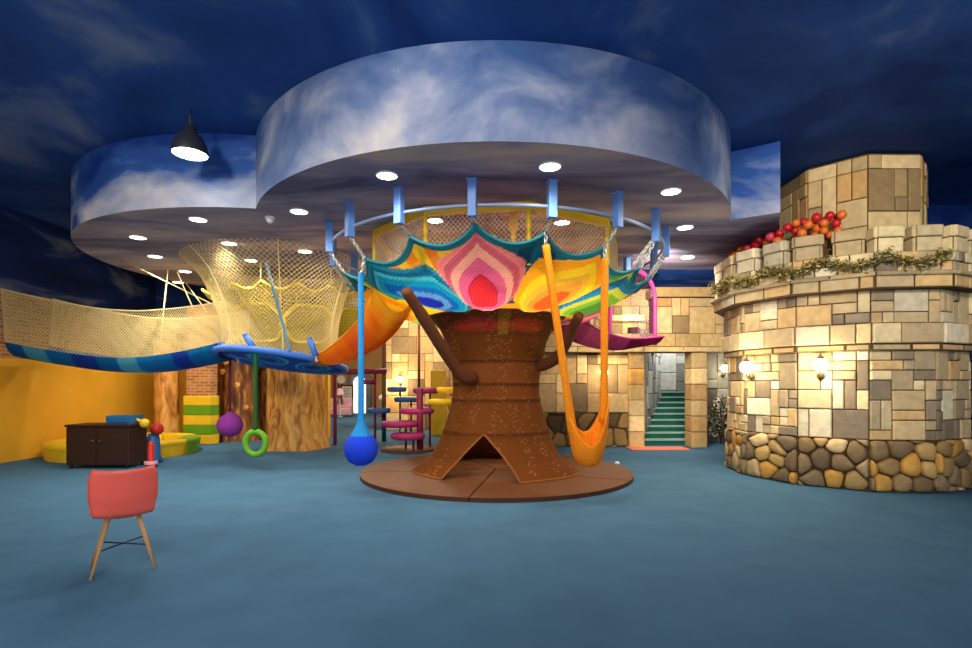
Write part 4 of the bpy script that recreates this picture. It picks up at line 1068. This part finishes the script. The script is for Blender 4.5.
for px, py, lab in (
    (387, 175, 'round downlight at the front of the large ceiling disc, near the blue rope ball'),
    (550, 166, 'round downlight at the very front of the large ceiling disc, above the orange swing'),
    (671, 191, 'round downlight near the rim of the large ceiling disc, nearest the tower'),
    (299, 211, 'round downlight where the two ceiling discs meet, beside the small white sensor'),
    (198, 219, 'round downlight at the front edge of the smaller ceiling disc'),
    (435, 220, 'round downlight behind the safety net, above the orange striped canopy gap'),
    (562, 222, 'round downlight behind the safety net, above the yellow canopy pocket'),
    (685, 227, 'round downlight in the large ceiling disc, behind the one nearest the tower'),
    (490, 237, 'round downlight over the middle of the canopy, above the pink pocket'),
    (138, 237, 'round downlight in the smaller ceiling disc, nearest the yellow wall'),
    (155, 256, 'round downlight in the smaller ceiling disc, above the long net bridge'),
    (229, 243, 'round downlight through the top of the cream net, nearest its front'),
    (251, 260, 'round downlight inside the cream net tower, above the blue rope'),
    (305, 251, 'round downlight inside the cream net tower, nearest the net tree'),
    (185, 271, 'round downlight in the smaller ceiling disc, beside the bridge cables'),
    (178, 282, 'round downlight at the far rim of the smaller ceiling disc'),
    (688, 257, 'round downlight in the dark soffit over the pink arch'),
    (252, 287, 'round downlight above the yellow net canopy, its nearer side'),
    (405, 332, 'round downlight far down the corridor ceiling above the magenta steps'),
    (432, 251, 'round downlight over the canopy interior, beside the blue pocket'),
    (537, 253, 'round downlight over the canopy interior, beside the yellow mast')):
    d = (ZS-EYE)*F/(HZ-py); downlight((px-CX)*d/F, d, lab)
# pendant high bay lamp
p = P(190, 153, 6.4); t = thing('pendant_lamp', 'dark bell shaped pendant lamp with bright white lens under the blue ceiling', 'pendant lamp', p)
mb = MB(); mb.lathe([(.2, p.z-.02), (.205, p.z+.02), (.19, p.z+.09), (.14, p.z+.2), (.075, p.z+.25), (.07, p.z+.34), (.02, p.z+.36)], p.xy, 28); mb.build('shade', M['black'], t)
mb = MB(); mb.lathe([(.196, p.z-.012), (.1, p.z-.02), (.001, p.z-.022)], p.xy, 28); mb.build('lens', M['lamp_cool'], t)
mb = MB(); mb.tube([(p.x, p.y, p.z+.34), (p.x, p.y, ZC)], .015, 6); mb.build('stem', M['black'], t)
l = bpy.data.lights.new('pendant_beam', 'SPOT'); l.energy = 60; l.spot_size = R(130); l.spot_blend = .8; l.color = (.9, .96, 1); l.shadow_soft_size = .18
o = bpy.data.objects.new('pendant_beam', l); C.objects.link(o); o.location = (p.x, p.y, p.z-.05)
d = (ZS-EYE)*F/(HZ-217); x = (270-CX)*d/F; t = thing('ceiling_sensor', 'small white dome sensor where the two ceiling discs meet', 'sensor', (x, d, ZS))
mb = MB(); mb.lathe([(.07, ZS), (.07, ZS-.03), (.001, ZS-.03)], (x, d), 18); mb.build('base', M['white'], t)
mb = MB(); mb.lathe([(.055, ZS-.03), (.045, ZS-.07), (.02, ZS-.09), (.001, ZS-.092)], (x, d), 18); mb.build('dome', M['white'], t)
def spot(loc, aim, e, size, col, r=.3):
    l = bpy.data.lights.new('fill_beam', 'SPOT'); l.energy = e; l.spot_size = R(size); l.spot_blend = .8; l.color = col; l.shadow_soft_size = r
    o = bpy.data.objects.new('fill_beam', l); C.objects.link(o); o.location = loc; o.rotation_euler = (Vector(aim)-Vector(loc)).to_track_quat('-Z', 'Y').to_euler()
# unseen spots added behind the viewer to brighten tower, tree, chair and golden trunk
spot((2.6, 1.0, 4.6), (5.2, 8.2, 2.8), 1300, 50, (1, .91, .76))
spot((-1.5, .6, 4.6), (.1, 8.2, 2.5), 900, 60, (1, .90, .74))
spot((-1.2, .2, 4.4), (-2.9, 4.4, .6), 320, 70, (1, .95, .88))
spot((-3.5, 1.5, 4.6), (-4.5, 10.5, 1.4), 700, 70, (1, .88, .7))

def add_fill(loc, e, col=(1, .88, .68), r=.15):
    l = bpy.data.lights.new('fill_point', 'POINT'); l.energy = e; l.color = col; l.shadow_soft_size = r
    o = bpy.data.objects.new('fill_point', l); C.objects.link(o); o.location = loc
add_fill((-1.5, 10.9, 2.6), 45); add_fill((4.0, 13.5, 3.45), 70); add_fill((5.4, 14.6, 3.2), 170, (1, .97, .9)); add_fill((-5.6, 21, 3.4), 260); add_fill((-2.0, 15.5, 3.3), 140)  # unseen point lights added to brighten steps, balcony, stairwell and far corridor
spot((3.2, 9.2, 3.7), (3.9, 12.3, 2.9), 560, 110, (1, .91, .76))  # unseen spot added to lift the upper castle wall
spot((-6.5, 10.0, 3.8), (-7.6, 13.5, 1.4), 300, 90, (1, .91, .76))  # another added spot with no fitting, brightening the brick pillar corner
# ------------------------------------------------------------------ world and camera
w = bpy.data.worlds.new('World'); bpy.context.scene.world = w; w.use_nodes = True
bg = w.node_tree.nodes['Background']; bg.inputs['Color'].default_value = (.92, .94, 1, 1); bg.inputs['Strength'].default_value = 1.7
cam = bpy.data.cameras.new('camera'); co = bpy.data.objects.new('camera', cam); C.objects.link(co)
co.location = (0, 0, EYE); co.rotation_euler = (PI/2, 0, 0)
cam.sensor_width = 36; cam.lens = F/972*36; cam.shift_y = (HZ-324)/972; cam.clip_end = 100
bpy.context.scene.camera = co
vs = bpy.context.scene.view_settings; vs.view_transform = 'Standard'; vs.look = 'None'; vs.exposure = 0; vs.gamma = 1
